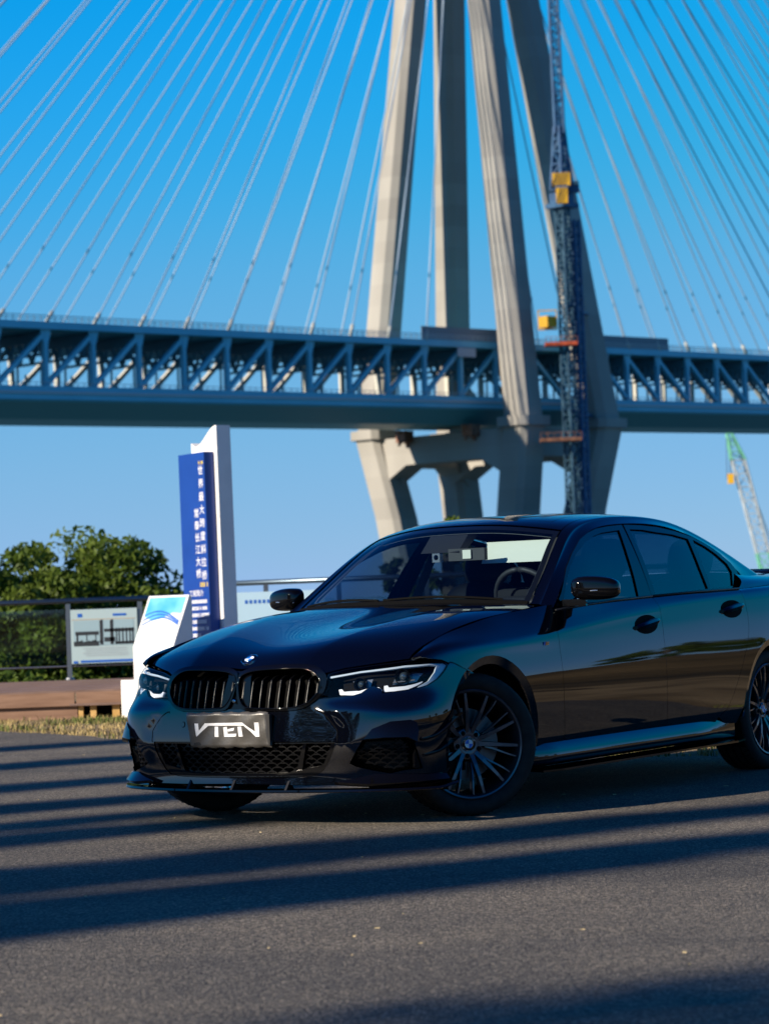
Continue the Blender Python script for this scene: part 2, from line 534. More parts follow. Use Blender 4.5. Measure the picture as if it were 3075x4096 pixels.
# ================================================================ totem sign
TB = Vector((-1.79, 26.6, DZ))
tot = empty('totem_sign', TB, 0)
tot.rotation_euler = (0, R(-.75), R(-55))     # x axis runs along the printed face, far to near
tag(tot, 'tall white totem with wave cut top and blue slab of white Chinese writing', 'sign')
m_white = vary(material('white_paint', rough=.45), (.74, .73, .71), (.82, .81, .79), 3, 4)
m_slab = vary(material('blue_slab', rough=.35), (.004, .035, .22), (.006, .045, .27), 2, 3)
m_yellow = material('print_yellow', (.75, .55, .02), .5)
m_ptext = material('print_white', (.85, .85, .85), .5)
# white body: x in [-.31,.31], facing -y ; wave cut top
H1 = 2.585
TWH = .25
prof = [(-TWH, 0), (TWH, 0), (TWH, H1)]
for i in range(1, 25):
    t = i / 24
    prof.append((TWH - 2 * TWH * t, H1 - .19 * (0.5 - 0.5 * math.cos(math.pi * min(1, t * 1.18))) + .045 * max(0, t - .85) / .15))
wb = MB()
n = len(prof)
wb.add([(x, 0, z) for x, z in prof] + [(x, .165, z) for x, z in prof], [tuple(range(n)), tuple(range(2 * n - 1, n - 1, -1))] + [(i, n + i, n + (i + 1) % n, (i + 1) % n) for i in range(n)])
wb.build('white_body', m_white, tot)
SX0, SX1, SH = -.315, .19, 2.32
slab = MB().box(((SX0 + SX1) / 2, -.065, SH / 2), (SX1 - SX0, .11, SH)).build('blue_slab', m_slab, tot)
def glyphs(txt, x, ztop, size, step, mat, name, y=-.1225):
    for i, ch in enumerate(txt):
        me = text_mesh(ch, size)
        o = link(name, me, mat, slab)
        o.location = (x, y, ztop - i * step)
        o.rotation_euler = (R(90), 0, 0)
glyphs('世界最大跨度斜拉桥', .112, 2.13, .10, .1325, m_ptext, 'character')
glyphs('常泰长江大桥', .004, 1.70, .10, .122, m_ptext, 'character')
def ticks(name, x0, x1, z, h, mat, seed):
    r = random.Random(seed); q = MB(); x = x0
    while x < x1:      # illegible small print: a row of short strokes
        w = h * r.uniform(.55, .9)
        for k in range(3): flat(q, x, x + w, z - h / 2 + k * h * .4, z - h / 2 + k * h * .4 + h * .17, -.1225)
        flat(q, x + w * r.uniform(.2, .6), x + w * .75, z - h / 2, z + h / 2, -.123)
        x += w + h * (.16 if r.random() > .12 else .7)
    q.build(name, mat, slab)['kind'] = 'stuff'
ticks('caption', .02, .172, .985, .042, m_yellow, 1)
ticks('caption', .075, .15, 2.215, .03, m_yellow, 2)
o = link('heading', text_mesh('工程简介', .07), m_ptext, slab); o.location = (-.06, -.1225, .895); o.rotation_euler = (R(90), 0, 0)
for i, (x0, x1) in enumerate([(-.20, .14), (-.24, .14), (-.24, .145), (-.24, .11), (-.19, .15), (-.24, -.02), (-.20, .145)]):
    ticks('text_line', x0, x1, .815 - .068 * i, .034, m_ptext, 10 + i)

# ================================================================ lectern sign
lec = empty('lectern_sign', (-2.31, 25.95, DZ - .075), 0)
lec.rotation_euler = (0, 0, R(-38))
tag(lec, 'white lectern sign with sloping blue and white printed top beside the totem', 'sign')
pf = [(0, 0), (.26, 0), (.26, .93), (.245, .955), (.225, .96), (-.01, .50), (-.03, .46), (-.03, 0)]   # side profile (y,z)
lb = MB(); n = len(pf); HW = .27
lb.add([(-HW, y, z) for y, z in pf] + [(HW, y, z) for y, z in pf], [tuple(range(n)), tuple(range(2 * n - 1, n - 1, -1))] + [(i, n + i, n + (i + 1) % n, (i + 1) % n) for i in range(n)])
lb.build('body', m_white, lec)
sy0, sz0, sy1, sz1 = -.002, .515, .222, .954
def slope(u, v, off=.003):   # u -1..1 across, v 0..1 up the slope
    d = Vector((0, sy1 - sy0, sz1 - sz0)); nrm = Vector((0, -(sz1 - sz0), (sy1 - sy0))).normalized()
    p = Vector((u * (HW - .025), sy0, sz0)) + d * v + nrm * off
    return tuple(p)
def sheet_on(mb, pts, off): mb.add([slope(u, v, off) for u, v in pts], [tuple(range(len(pts)))])
m_sheet = material('print_sheet', (.70, .74, .76), .3)
m_aqua = vary(material('print_aqua', rough=.3), (.03, .30, .50), (.20, .55, .66), 3, 3)
q = MB(); sheet_on(q, [(-1, 0), (1, 0), (1, 1), (-1, 1)], .002); q.build('print_sheet', m_sheet, lec)
q = MB(); sheet_on(q, [(-1, .55), (-.5, .45), (0, .5), (.5, .62), (1, .6), (1, .97), (-1, .97)], .0035); q.build('print_picture', m_aqua, lec)
for k in range(3):
    q = MB(); a = [(-1 + .1 * i, .34 + .07 * k + .16 * math.sin(i * .16 + .2 * k)) for i in range(21)]
    sheet_on(q, a + [(u, v + .035) for u, v in a[::-1]], .005); q.build('print_wave', m_blue, lec)
q = MB()
for r_ in range(4):
    for c_ in range(5): sheet_on(q, [(.15 + .14 * c_, .10 + .065 * r_), (.25 + .14 * c_, .10 + .065 * r_), (.25 + .14 * c_, .14 + .065 * r_), (.15 + .14 * c_, .14 + .065 * r_)], .0035)
q.build('print_text', m_grey, lec)
bb = MB().box((0, 0, 0), (.32, .28, .36))
o = bb.build('plinth', m_white); o.location = (-2.36, 25.05, .17); o.rotation_euler = (0, 0, R(-50))
tag(o, 'low white block standing at the boardwalk edge below the lectern sign', 'plinth')
bpy.data.objects.remove(b3)

# ================================================================ trees
m_bark = vary(material('bark', rough=.9), (.06, .045, .03), (.13, .10, .07), 6, 6, bump=.5, bscale=20, bdist=.02)
def leaf_mat(name, a, b):
    m = material(name, a, .55, spec=.3)
    vary(m, a, b, 1.6, 3)
    N, L = m.node_tree.nodes, m.node_tree.links
    bs = N['Principled BSDF']; tl = N.new('ShaderNodeBsdfTranslucent'); mx = N.new('ShaderNodeMixShader')
    mx.inputs[0].default_value = .42
    src = bs.inputs['Base Color'].links[0].from_socket
    L.new(src, tl.inputs['Color'])
    L.new(bs.outputs[0], mx.inputs[1]); L.new(tl.outputs[0], mx.inputs[2])
    L.new(mx.outputs[0], N['Material Output'].inputs['Surface'])
    return m
m_leaf = leaf_mat('leaf_green', (.058, .105, .012), (.135, .185, .025))
m_leaf2 = leaf_mat('leaf_dark', (.05, .095, .012), (.11, .16, .022))
m_leaf3 = leaf_mat('leaf_needle', (.03, .055, .015), (.07, .10, .03))
def leaf_cloud(centers, size, seed):
    """centers: array of leaf centres -> mesh of small bent leaf quads"""
    r = np.random.default_rng(seed)
    n = len(centers)
    a = r.normal(size=(n, 3)); a /= np.linalg.norm(a, axis=1)[:, None]
    b = r.normal(size=(n, 3)); b -= (a * b).sum(1)[:, None] * a; b /= np.linalg.norm(b, axis=1)[:, None]
    s = size * r.uniform(.6, 1.3, size=(n, 1))
    v = np.stack([centers - a * s, centers + b * s * .45, centers + a * s, centers - b * s * .45], 1).reshape(-1, 3)
    me = bpy.data.meshes.new('crown')
    me.from_pydata(v.tolist(), [], np.arange(4 * n).reshape(-1, 4).tolist())
    me.update()
    return me
def limb_set(mb, base, top, r0, spread, nl, seed):
    r = random.Random(seed)
    base, top = Vector(base), Vector(top)
    mb.tube([base, base.lerp(top, .5) + Vector((r.uniform(-.1, .1), r.uniform(-.1, .1), 0)), top], [r0, r0 * .7, r0 * .25], 8)
    for k in range(nl):
        t = r.uniform(.3, .9); p = base.lerp(top, t); a = r.uniform(0, 6.28)
        d = Vector((math.cos(a), math.sin(a), r.uniform(.4, 1.0))) * spread * r.uniform(.5, 1)
        mb.tube([p, p + d * .5 + Vector((0, 0, .05)), p + d], [r0 * .4, r0 * .25, r0 * .06], 6)
def bushy_tree(name, label, base, crown, rad, nclump, nleaf, size, mat, seed, group=None):
    """crown: centre of the crown; rad: (rx,ry,rz); clumps of leaves spread in the crown volume"""
    r = np.random.default_rng(seed)
    t = empty(name, base)
    tag(t, label, 'tree', group)
    rel = np.array(crown) - np.array(base)
    mb = MB(); limb_set(mb, (0, 0, 0), tuple(rel + np.array([0, 0, rad[2] * .5])), max(.05, .045 * rel[2] + .03), max(rad) * .8, 9, seed)
    mb.build('trunk', m_bark, t, True)
    d = r.normal(size=(nclump, 3)); d /= np.linalg.norm(d, axis=1)[:, None]
    rr = r.uniform(.35, 1.0, size=(nclump, 1)) ** .5
    cc = d * rr * np.array(rad) + rel
    cs = r.uniform(.16, .30, size=nclump) * min(rad)
    per = max(1, nleaf // nclump)
    idx = np.repeat(np.arange(nclump), per)
    e = r.normal(size=(len(idx), 3)); e /= np.linalg.norm(e, axis=1)[:, None]
    P = cc[idx] + e * (cs[idx][:, None]) * r.uniform(.2, 1, size=(len(idx), 1)) ** .45 * np.array([1.25, 1.25, .8])
    me = leaf_cloud(P, size, seed)
    link('crown', me, mat, t)
    return t
# the thicket behind the left railing
bushy_tree('tree', 'broad green tree with the highest crown behind the left railing', (-4.2, 38.0, -4.0), (-4.35, 38.0, .24), (1.6, 1.4, 1.85), 230, 40000, .065, m_leaf, 1)
bushy_tree('tree', 'yellow green tree at the left picture edge behind the glass railing', (-6.2, 37.0, -4.0), (-5.2, 37.0, .02), (1.65, 1.3, 1.85), 230, 38000, .065, m_leaf, 2)
bushy_tree('tree', 'dark leafy tree between the display board and the totem behind the railing', (-2.9, 37.2, -4.0), (-3.0, 37.2, -.45), (.85, 1.0, 1.75), 80, 12000, .07, m_leaf2, 3)
bushy_tree('bush', 'low green bush behind the bottom of the left glass railing', (-5.0, 34.0, -2.5), (-5.0, 34.0, -1.0), (1.6, .8, 1.25), 60, 9000, .07, m_leaf2, 4)
bushy_tree('bush', 'low bush under the photo display board behind the railing posts', (-3.1, 34.2, -2.5), (-3.1, 34.2, -1.0), (1.2, .8, 1.15), 50, 8000, .07, m_leaf, 5)
bushy_tree('sapling', 'thin leafy sapling whose tip shows just above the car roof', (1.35, 46, -6), (1.05, 46, 1.6), (.42, .3, .85), 20, 900, .10, m_leaf, 6)
bushy_tree('sapling', 'low shrub tip in front of the slanting concrete leg behind the roof', (.42, 46.5, -6), (.42, 46.5, 1.2), (.5, .3, .95), 18, 900, .10, m_leaf, 7)

def conifer(base, h, rb, label, seed, nleaf=9000, group='tall conical trees that cast the long road shadows'):
    r = np.random.default_rng(seed)
    t = empty('conical_tree', (*base, bank_h(*base)))
    tag(t, label, 'tree', group)
    MB().tube([(0, 0, -.2), (0, 0, h * .5), (0, 0, h * .96)], [.22, .13, .02], 8).build('trunk', m_bark, t, True)
    # whorled branches
    z = 1.2 + (h - 1.2) * r.uniform(0, 1, nleaf) ** 1.15
    rad = rb * (1 - (z / h)) ** .85 + .05
    a = np.floor(r.uniform(0, 1, nleaf) * 11) / 11 * 6.283 + z * 2.1 + r.normal(0, .16, nleaf)
    q = rad * r.uniform(0, 1, nleaf) ** .5
    P = np.stack([q * np.cos(a), q * np.sin(a), z - q * .25 + r.normal(0, .1, nleaf)], -1)
    link('crown', leaf_cloud(P, .17, seed), m_leaf3, t)
    return t
CONES = [(3.75, -25, 22.0, 3.9), (8.0, -26, 16.1, 2.2), (9.15, -26.6, 16.4, 2.2), (10.8, -26, 14.9, 2.3), (11.5, -26.8, 15.3, 2.2), (12.55, -26, 15.6, 2.1), (14.1, -26.6, 16.3, 2.2), (16.1, -26, 16.5, 2.3), (18.2, -26.5, 17.0, 2.3), (1.0, -27, 19.0, 3.4), (-2.4, -26, 18, 3.0)]
ORD = ['tallest conical tree nearest the sun behind the camera', 'conical tree casting the first thin stripe on the road', 'conical tree casting the second thin stripe on the road', 'conical tree whose shadow ends at the front bumper', 'conical tree right behind the one shading the bumper', 'slim conical tree casting a narrow stripe left of the bumper', 'conical tree fifth in the row left of the camera', 'conical tree sixth in the row left of the camera', 'last conical tree of the row far left', 'broad conical tree behind the camera beside the tallest one', 'broad conical tree at the near end of the row']
for i, (n, l, h, rb) in enumerate(CONES):
    conifer(sun_ln(l, n), h, rb, ORD[i], 40 + i, 15000 if i == 0 else 9000)

# trees along the embankment on the right, seen only as reflections in the doors
for i, (x, y, h, r_, lab) in enumerate([(21, 30, 1.3, 1.1, 'round bush at the river end of the right embankment'), (23.5, 24.5, 1.0, 1.0, 'low round bush second along the right embankment'), (24.5, 18.5, 1.5, 1.3, 'tallest bush on the right embankment crest'), (27, 13, 1.1, 1.0, 'bush fourth along the right embankment'), (29, 7, 1.4, 1.2, 'bush fifth along the right embankment'), (30, 0, 1.2, 1.1, 'bush at the near end of the right embankment')]):
    bushy_tree('bush', lab, (x, y, bank_h(x, y) - .1), (x, y, bank_h(x, y) + h * .55), (r_, r_, h * .5), 40, 4000, .10, m_leaf2, 60 + i, 'bushes on the right embankment')

# ================================================================ cable-stayed bridge (axis s, transverse w)
BP = R(45.5)
AX, TR = Vector((math.cos(BP), math.sin(BP), 0)), Vector((-math.sin(BP), math.cos(BP), 0))
BO = Vector((0, 680, 0))
def pw(s, w, z): return BO + AX * s + TR * w + Vector((0, 0, z))
def zb(s): return 47.7 + .0137 * s
bridge = empty('cable_stayed_bridge', (0, 0, 0))
tag(bridge, 'huge cable-stayed bridge with concrete tower legs and blue steel truss deck', 'bridge')
m_conc = vary(material('tower_concrete', rough=.8, spec=.25), (.28, .27, .245), (.38, .365, .335), .05, 8, stretch=(1, 1, .25), bump=.2, bscale=.4, bdist=.15)
def pour_bands(m, pitch):
    N, L = m.node_tree.nodes, m.node_tree.links
    b = N['Principled BSDF']; src = b.inputs['Base Color'].links[0].from_socket
    tc = N.new('ShaderNodeTexCoord'); sx = N.new('ShaderNodeSeparateXYZ'); dv_ = N.new('ShaderNodeMath'); fl = N.new('ShaderNodeMath'); wn_ = N.new('ShaderNodeTexWhiteNoise'); cr = N.new('ShaderNodeValToRGB')
    dv_.operation, fl.operation = 'DIVIDE', 'FLOOR'; dv_.inputs[1].default_value = pitch
    wn_.noise_dimensions = '1D'
    L.new(tc.outputs['Object'], sx.inputs[0]); L.new(sx.outputs['Z'], dv_.inputs[0]); L.new(dv_.outputs[0], fl.inputs[0]); L.new(fl.outputs[0], wn_.inputs['W']); L.new(wn_.outputs['Value'], cr.inputs[0])
    cr.color_ramp.elements[0].color, cr.color_ramp.elements[1].color = (.90, .895, .89, 1), (1.04, 1.04, 1.03, 1)
    mx = N.new('ShaderNodeMix'); mx.data_type = 'RGBA'; mx.blend_type = 'MULTIPLY'; mx.inputs[0].default_value = 1
    L.new(src, mx.inputs[6]); L.new(cr.outputs[0], mx.inputs[7]); L.new(mx.outputs[2], b.inputs['Base Color'])
pour_bands(m_conc, 6.0)
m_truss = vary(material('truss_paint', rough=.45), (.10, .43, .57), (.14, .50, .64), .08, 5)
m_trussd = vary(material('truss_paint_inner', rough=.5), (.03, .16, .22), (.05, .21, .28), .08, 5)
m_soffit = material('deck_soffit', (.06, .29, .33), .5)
m_cable = material('cable_sheath', (.30, .40, .51), .5)
m_damper = material('cable_damper', (.06, .18, .30), .5)
m_railing = material('bridge_railing', (.42, .46, .48), .5)
m_anchor_lit_truss = material('anchor_and_sunlit_truss', (.50, .50, .44), .5)  # pale anchor paint; on the far truss it stands in for sunlit steel
def beam(mb, a, b, wid, hei):
    mb.bar(a, b, wid, hei)
    return mb
S0, S1 = -336, 382
W0, W1 = 0.0, 29.0
def section(poly, s0, s1):
    n = len(poly)
    q = MB()
    rings = [[pw(s, w, zb(s) + z) for w, z in poly] for s in (s0, s1)]
    q.loft(rings, True, True)
    return q
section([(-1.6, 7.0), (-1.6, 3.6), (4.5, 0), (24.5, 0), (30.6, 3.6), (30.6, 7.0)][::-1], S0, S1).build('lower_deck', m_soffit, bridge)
section([(-2.2, 7.15), (-2.2, 4.0), (-1.62, 4.0), (-1.62, 7.15)], S0, S1).build('bottom_chord', m_truss, bridge)
section([(30.62, 7.15), (30.62, 4.0), (31.2, 4.0), (31.2, 7.15)], S0, S1).build('bottom_chord', m_truss, bridge)
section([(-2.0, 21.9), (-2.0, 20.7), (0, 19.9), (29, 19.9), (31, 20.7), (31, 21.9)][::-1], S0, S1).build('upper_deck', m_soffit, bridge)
section([(-2.5, 21.95), (-2.5, 20.2), (-2.02, 20.2), (-2.02, 21.95)], S0, S1).build('top_chord', m_truss, bridge)
section([(31.02, 21.95), (31.02, 20.2), (31.5, 20.2), (31.5, 21.95)], S0, S1).build('top_chord', m_truss, bridge)
section([(-2.62, 5.9), (-2.62, 5.3), (-2.22, 5.3), (-2.22, 5.9)], S0, S1).build('walkway_edge', m_railing, bridge)
# near and far truss members (panel points 14 m apart)
k0 = -12.2
pts = [k0 + 14 * i for i in range(-23, 29)]
TC = 56.0
for wi, W in enumerate((-1.0, 30.0)):
    for s in pts:
        if s < S0 + 2 or s > S1 - 2: continue
        mt = m_truss if wi == 0 else m_conc
        MB().bar(pw(s, W, zb(s) + 7.1), pw(s, W, zb(s) + 20.2), 1.35, 1.0, AX).build('truss_vertical', m_truss if wi == 0 else m_anchor_lit_truss, bridge)  # far verticals pale: the sunlight on them is put into the colour
        g = MB()   # gusset plate under the top chord
        zz = zb(s)
        sg = -1 if s < TC else 1
        s2 = s + 14 * sg
        MB().bar(pw(s + 1.0 * sg * 0 , W, zz + 19.6), pw(s2, W, zb(s2) + 7.4), 1.15, 1.0, AX).build('truss_diagonal', m_truss if wi == 0 else m_anchor_lit_truss, bridge)  # far diagonals pale too, coloured as if sunlit
        q = MB()
        for a in (-1,):
            q.add([pw(s - 1.6, W - .57, zz + 20.2), pw(s + 1.6, W - .57, zz + 20.2), pw(s + .75, W - .57, zz + 17.2), pw(s - .75, W - .57, zz + 17.2)], [(0, 1, 2, 3)])
        if wi == 0: q.build('gusset', m_truss, bridge)
# sway frames between the two trusses under the upper deck
for s in [k0 + 14 * i for i in range(-23, 29)]:
    if s < S0 + 2 or s > S1 - 2: continue
    q = MB(); zz = zb(s)
    q.bar(pw(s, 0, zz + 14.6), pw(s, 29, zz + 14.6), .6, .6)
    for j in range(6):
        a, b = 29 * j / 6, 29 * (j + .5) / 6
        q.bar(pw(s, a, zz + 19.6), pw(s, b, zz + 14.6), .6, .6); q.bar(pw(s, b, zz + 14.6), pw(s, 29 * (j + 1) / 6, zz + 19.6), .6, .6)
    q.bar(pw(s, 0, zz + 18.6), pw(s, 29, zz + 18.6), 1.0, 2.4)
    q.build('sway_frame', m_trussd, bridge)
q = MB()
for s in np.arange(S0, S1, 7.0):
    q.bar(pw(s, 7, zb(s) + 7), pw(s, 7, zb(s) + 13.5), .5, .5); 
    if int(s) % 2 == 0: q.bar(pw(s, 22, zb(s) + 7), pw(s, 22, zb(s) + 12), .5, .5)
o = q.build('lower_deck_masts', m_anchor_lit_truss, bridge); o['kind'] = 'stuff'
for W in (-2.3, 31.3):
    for dz in (22.6, 23.3):
        MB().bar(pw(S0, W, zb(S0) + dz), pw(S1, W, zb(S1) + dz), .16, .22).build('handrail', m_railing, bridge)
    q = MB()
    for s in np.arange(S0, S1, 2.0): q.bar(pw(s, W, zb(s) + 21.9), pw(s, W, zb(s) + 23.4), .18, .18)
    o = q.build('railing_posts', m_railing, bridge); o['kind'] = 'stuff'
q = MB(); q.bar(pw(S0, -2.4, zb(S0) + 7.9), pw(S1, -2.4, zb(S1) + 7.9), .12, .15)
for s in np.arange(S0, S1, 2.0): q.bar(pw(s, -2.4, zb(s) + 7.1), pw(s, -2.4, zb(s) + 8.0), .15, .15)
o = q.build('walkway_railing', m_railing, bridge); o['kind'] = 'stuff'

# ---------------------------------------------------------------- tower
TS, TW = (42.0, 70.5), (-10.0, 39.0)
CS, CWm = sum(TS) / 2, sum(TW) / 2
APEX = pw(CS - 4, CWm, 287)
def legring(c, a, b, ch):
    q = []
    for x, y in ((-a, -b + ch), (-a + ch, -b), (a - ch, -b), (a, -b + ch), (a, b - ch), (a - ch, b), (-a + ch, b), (-a, b - ch)):
        q.append(c + AX * x + TR * y)
    return q
ZDK = 77.0
for s in TS:
    for w in TW:
        base = pw(s, w, ZDK)
        # upper leg: axis runs to the apex
        def up(z):
            t = (z - ZDK) / (APEX.z - ZDK)
            return base + (APEX - base) * t
        z_lo, z_hi = 49.0, 268.0
        rings = []
        nseg = 26
        for i in range(nseg + 1):
            z = z_lo + (z_hi - z_lo) * i / nseg
            k = 1.06 - .22 * (z - 49) / 220
            rings.append(legring(up(z), 4.3 * k, 4.1 * k, 1.7 * k))
            if 0 < i < nseg: rings.append(legring(up(z + .25), 4.3 * k, 4.1 * k, 1.7 * k))
        MB().loft(rings).build('upper_leg', m_conc, bridge)
        cap = up(49.0)
        MB().loft([legring(cap + Vector((0, 0, -2.4)), 6.0, 5.6, 1.6), legring(cap + Vector((0, 0, .2)), 6.0, 5.6, 1.6)]).build('leg_cap', m_conc, bridge)
        lo = Vector(pw(CS + (s - CS) * .80, CWm + (w - CWm) * .74, 0))
        d = (lo - cap)
        rings = [legring(cap + Vector((0, 0, -2.3)), 4.9, 4.6, 1.5), legring(cap.lerp(lo, .5), 5.0, 4.7, 1.5), legring(lo + Vector((0, 0, -7)), 5.2, 4.9, 1.5)]
        MB().loft(rings).build('lower_leg', m_conc, bridge)
MB().loft([legring(pw(CS - 4, CWm, z), 9 * k, 9 * k, 3) for z, k in ((262, 1), (300, .85), (345, .8))]).build('tower_head', m_conc, bridge)
# cross beams between neighbouring lower legs, arched underside
def crossbeam(a, b, half):
    a, b = Vector(a), Vector(b)
    d = b - a; L_ = d.length; d.normalize(); nrm = Vector((-d.y, d.x, 0))
    rings = []
    for i in range(25):
        t = i / 24; x = abs(2 * t - 1)
        zl = 38.8 - 5.5 * max(0, (x - .58) / .42)
        p = a.lerp(b, t)
        rings.append([p + nrm * -half + Vector((0, 0, zl)), p + nrm * half + Vector((0, 0, zl)), p + nrm * half + Vector((0, 0, 46.5)), p + nrm * -half + Vector((0, 0, 46.5))])
    return MB().loft(rings)
c = {(s, w): pw(CS + (s - CS) * .99, CWm + (w - CWm) * .98, 0) for s in TS for w in TW}
for a, b in (((TS[0], TW[0]), (TS[0], TW[1])), ((TS[1], TW[0]), (TS[1], TW[1])), ((TS[0], TW[0]), (TS[1], TW[0])), ((TS[0], TW[1]), (TS[1], TW[1]))):
    crossbeam(c[a], c[b], 4.0).build('cross_beam', m_conc, bridge)
# bearings under the deck at the beam
m_rust = vary(material('rusty_steel', rough=.7), (.16, .06, .03), (.30, .14, .08), .8, 5)
for w in (2, 27):
    q = MB(); q.box(tuple(pw(TS[0] - 5.5, w, 46.5)), (3.5, 3.5, 3.2), BP); q.bar(pw(TS[0] - 8, w, 44), pw(TS[0] - 4, w, 48), .6, .6); q.bar(pw(TS[0] - 8, w, 48), pw(TS[0] - 4, w, 44), .6, .6)
    q.build('bearing_scaffold', m_rust, bridge)
# mesh screens on the deck beside the tower
m_screen = material('screen_panel', (.20, .23, .26), .7)
for s0, s1, W in ((14, 50, -2.2), (84, 118, -2.2), (14, 118, 31.2)):
    q = MB(); q.loft([[pw(s, W - .08, zb(s) + 22), pw(s, W + .08, zb(s) + 22), pw(s, W + .08, zb(s) + 25.4), pw(s, W - .08, zb(s) + 25.4)] for s in (s0, s1)])
    q.build('screen_panel', m_screen, bridge)
for s in (30.5, 86):
    q = MB(); q.loft([[pw(s + a, -3.0, zb(s) + 17.6), pw(s + a, -2.9, zb(s) + 17.6), pw(s + a, -2.9, zb(s) + 20.0), pw(s + a, -3.0, zb(s) + 20.0)] for a in (-3.6, 3.6)])
    q.build('name_plate', material('plate_%d' % int(s), (.35, .42, .48), .5), bridge)

# ---------------------------------------------------------------- stay cables
def cable(s, W, k, side):
    top = pw(CS - 4 + side * 2, CWm + (W - CWm) * .10, 214 + 5.6 * k)
    bot = pw(s, W, zb(s) + 22)
    d = top - bot
    o = MB().tube([bot, bot.lerp(top, .5) - Vector((0, 0, d.length * .002)), top], .205, 6, False).build('stay_cable', m_cable, bridge, True)
    p = bot + d.normalized() * (27 / max(.35, d.normalized().z)) * .62
    MB().tube([p, p + d.normalized() * 1.2], .27, 8).build('damper', m_damper, o, True)
    MB().tube([bot - d.normalized() * .5, bot + d.normalized() * 3.0], .48, 8).build('anchor_tube', m_anchor_lit_truss, o, True)
    return o
for W in (-2.1, 31.1):
    for i, s in enumerate([p for p in pts if p < 22][::-1]):
        if s > S0: cable(s, W, i + 1, -1)
    for i, s in enumerate([p for p in pts if p > 88]):
        if s < S1: cable(s, W, i + 1, 1)

# ================================================================ tower crane
m_cblue = vary(material('crane_blue', rough=.5), (.01, .06, .16), (.02, .10, .22), .3, 3)
m_cteal = material('crane_teal', (.015, .075, .13), .5)
m_cyel = material('warning_yellow', (.70, .38, .01), .5)
m_cblk = material('warning_black', (.02, .02, .02), .6)
m_orange = material('platform_red', (.45, .07, .02), .6)
def lattice(mb, p0, p1, half, pitch, t, ax1=AX, ax2=TR):
    p0, p1 = Vector(p0), Vector(p1)
    n = max(2, int((p1 - p0).length / pitch))
    cs = [(-1, -1), (1, -1), (1, 1), (-1, 1)]
    h0, h1 = half if isinstance(half, tuple) else (half, half)
    def corner(i, c):
        h = h0 + (h1 - h0) * i / n
        return p0.lerp(p1, i / n) + ax1 * (c[0] * h) + ax2 * (c[1] * h)
    for c in cs: mb.bar(corner(0, c), corner(n, c), t * 1.5, t * 1.5, AX)
    for i in range(n):
        for k in range(4):
            a, b = cs[k], cs[(k + 1) % 4]
            mb.bar(corner(i, a), corner(i, b), t, t)
            mb.bar(corner(i, a if i % 2 else b), corner(i + 1, b if i % 2 else a), t, t)
CB = pw(46.1, -25, 0)
crane = empty('tower_crane', CB)
tag(crane, 'dark blue lattice tower crane with yellow and black striped counterweights before the tower', 'crane')
q = MB(); lattice(q, (0, 0, -6), (0, 0, 104), 1.3, 3.0, .30); q.build('mast', m_cteal, crane)
q = MB(); lattice(q, (AX * 3.4 - TR * 1).to_tuple()[:2] + (-6,), (AX * 3.4 - TR * 1).to_tuple()[:2] + (101,), 0.95, 2.6, .40); q.build('hoist_mast', m_cblue, crane)
q = MB(); q.box((0, 0, 104.6), (6.4, 6.4, 1.2), BP); q.box((0, 0, 106.6), (4.6, 4.6, 3), BP); q.build('slewing_platform', m_cblue, crane)
dv = Vector((-.06, -1, 0)).normalized()      # counter jib points towards the viewer
sd = Vector((1, -.06, 0))
def plate(name, z0, z1, hw, off, parent):
    q = MB(); c_ = dv * off
    q.hexa([c_ - sd * hw + Vector((0, 0, z0)), c_ + sd * hw + Vector((0, 0, z0)), c_ + sd * hw - dv * 1.4 + Vector((0, 0, z0)), c_ - sd * hw - dv * 1.4 + Vector((0, 0, z0)),
            c_ - sd * hw + Vector((0, 0, z1)), c_ + sd * hw + Vector((0, 0, z1)), c_ + sd * hw - dv * 1.4 + Vector((0, 0, z1)), c_ - sd * hw - dv * 1.4 + Vector((0, 0, z1))])
    o = q.build(name, m_cyel, parent)
    q = MB(); f_ = c_ + dv * .06
    w_ = .42; x = -hw
    while x < hw:
        a, b = x, min(x + w_, hw); sh = (z1 - z0) * .55
        pp = [(max(-hw, min(hw, u)), z) for u, z in ((a - sh * .5, z0 + .1), (b - sh * .5, z0 + .1), (b + sh * .5, z1 - .1), (a + sh * .5, z1 - .1))]
        q.add([f_ + sd * u + Vector((0, 0, z)) for u, z in pp], [(0, 1, 2, 3)]); x += .95
    q.build('stripes', m_cblk, o)
plate('counterweight', 109.2, 112.6, 2.35, 6, crane)
plate('counterweight', 104.4, 108.5, 1.5, 7, crane)
q = MB(); q.bar(dv * 6 + Vector((0, 0, 108.9)), Vector((0, 0, 108.9)), 3.6, .9); q.build('counter_jib', m_cblue, crane)
q = MB(); q.box(tuple(sd * 3.3 + dv * 2 + Vector((0, 0, 109.0))), (2.6, 2.2, 2.4)); q.build('operator_cab', m_cblue, crane)
MB().box(tuple(sd * 3.9 + dv * 3 + Vector((0, 0, 110.2))), (1.3, 1.3, .9)).build('lamp_box', m_anchor_lit_truss, crane)
q = MB(); lattice(q, (0, 0, 109), (0, 0, 126), (2.0, .9), 3.0, .42); q.build('a_frame', m_cblue, crane)
jt = Vector((-.3, 5, 200)); q = MB(); lattice(q, (.1, 0, 124), jt, (1.15, 1.05), 2.3, .34, Vector((1, 0, 0)), Vector((0, 1, 0))); q.build('jib', m_cblue, crane)
for z in (50, 78):
    q = MB(); q.bar(Vector((0, 0, z)), AX * 24 + TR * 15 + Vector((0, 0, z)), .9, .9); q.bar(Vector((0, 0, z)) - TR * 1.5, AX * 24 + TR * 12 + Vector((0, 0, z)), .5, .5); q.build('wall_tie', m_cblue, crane)
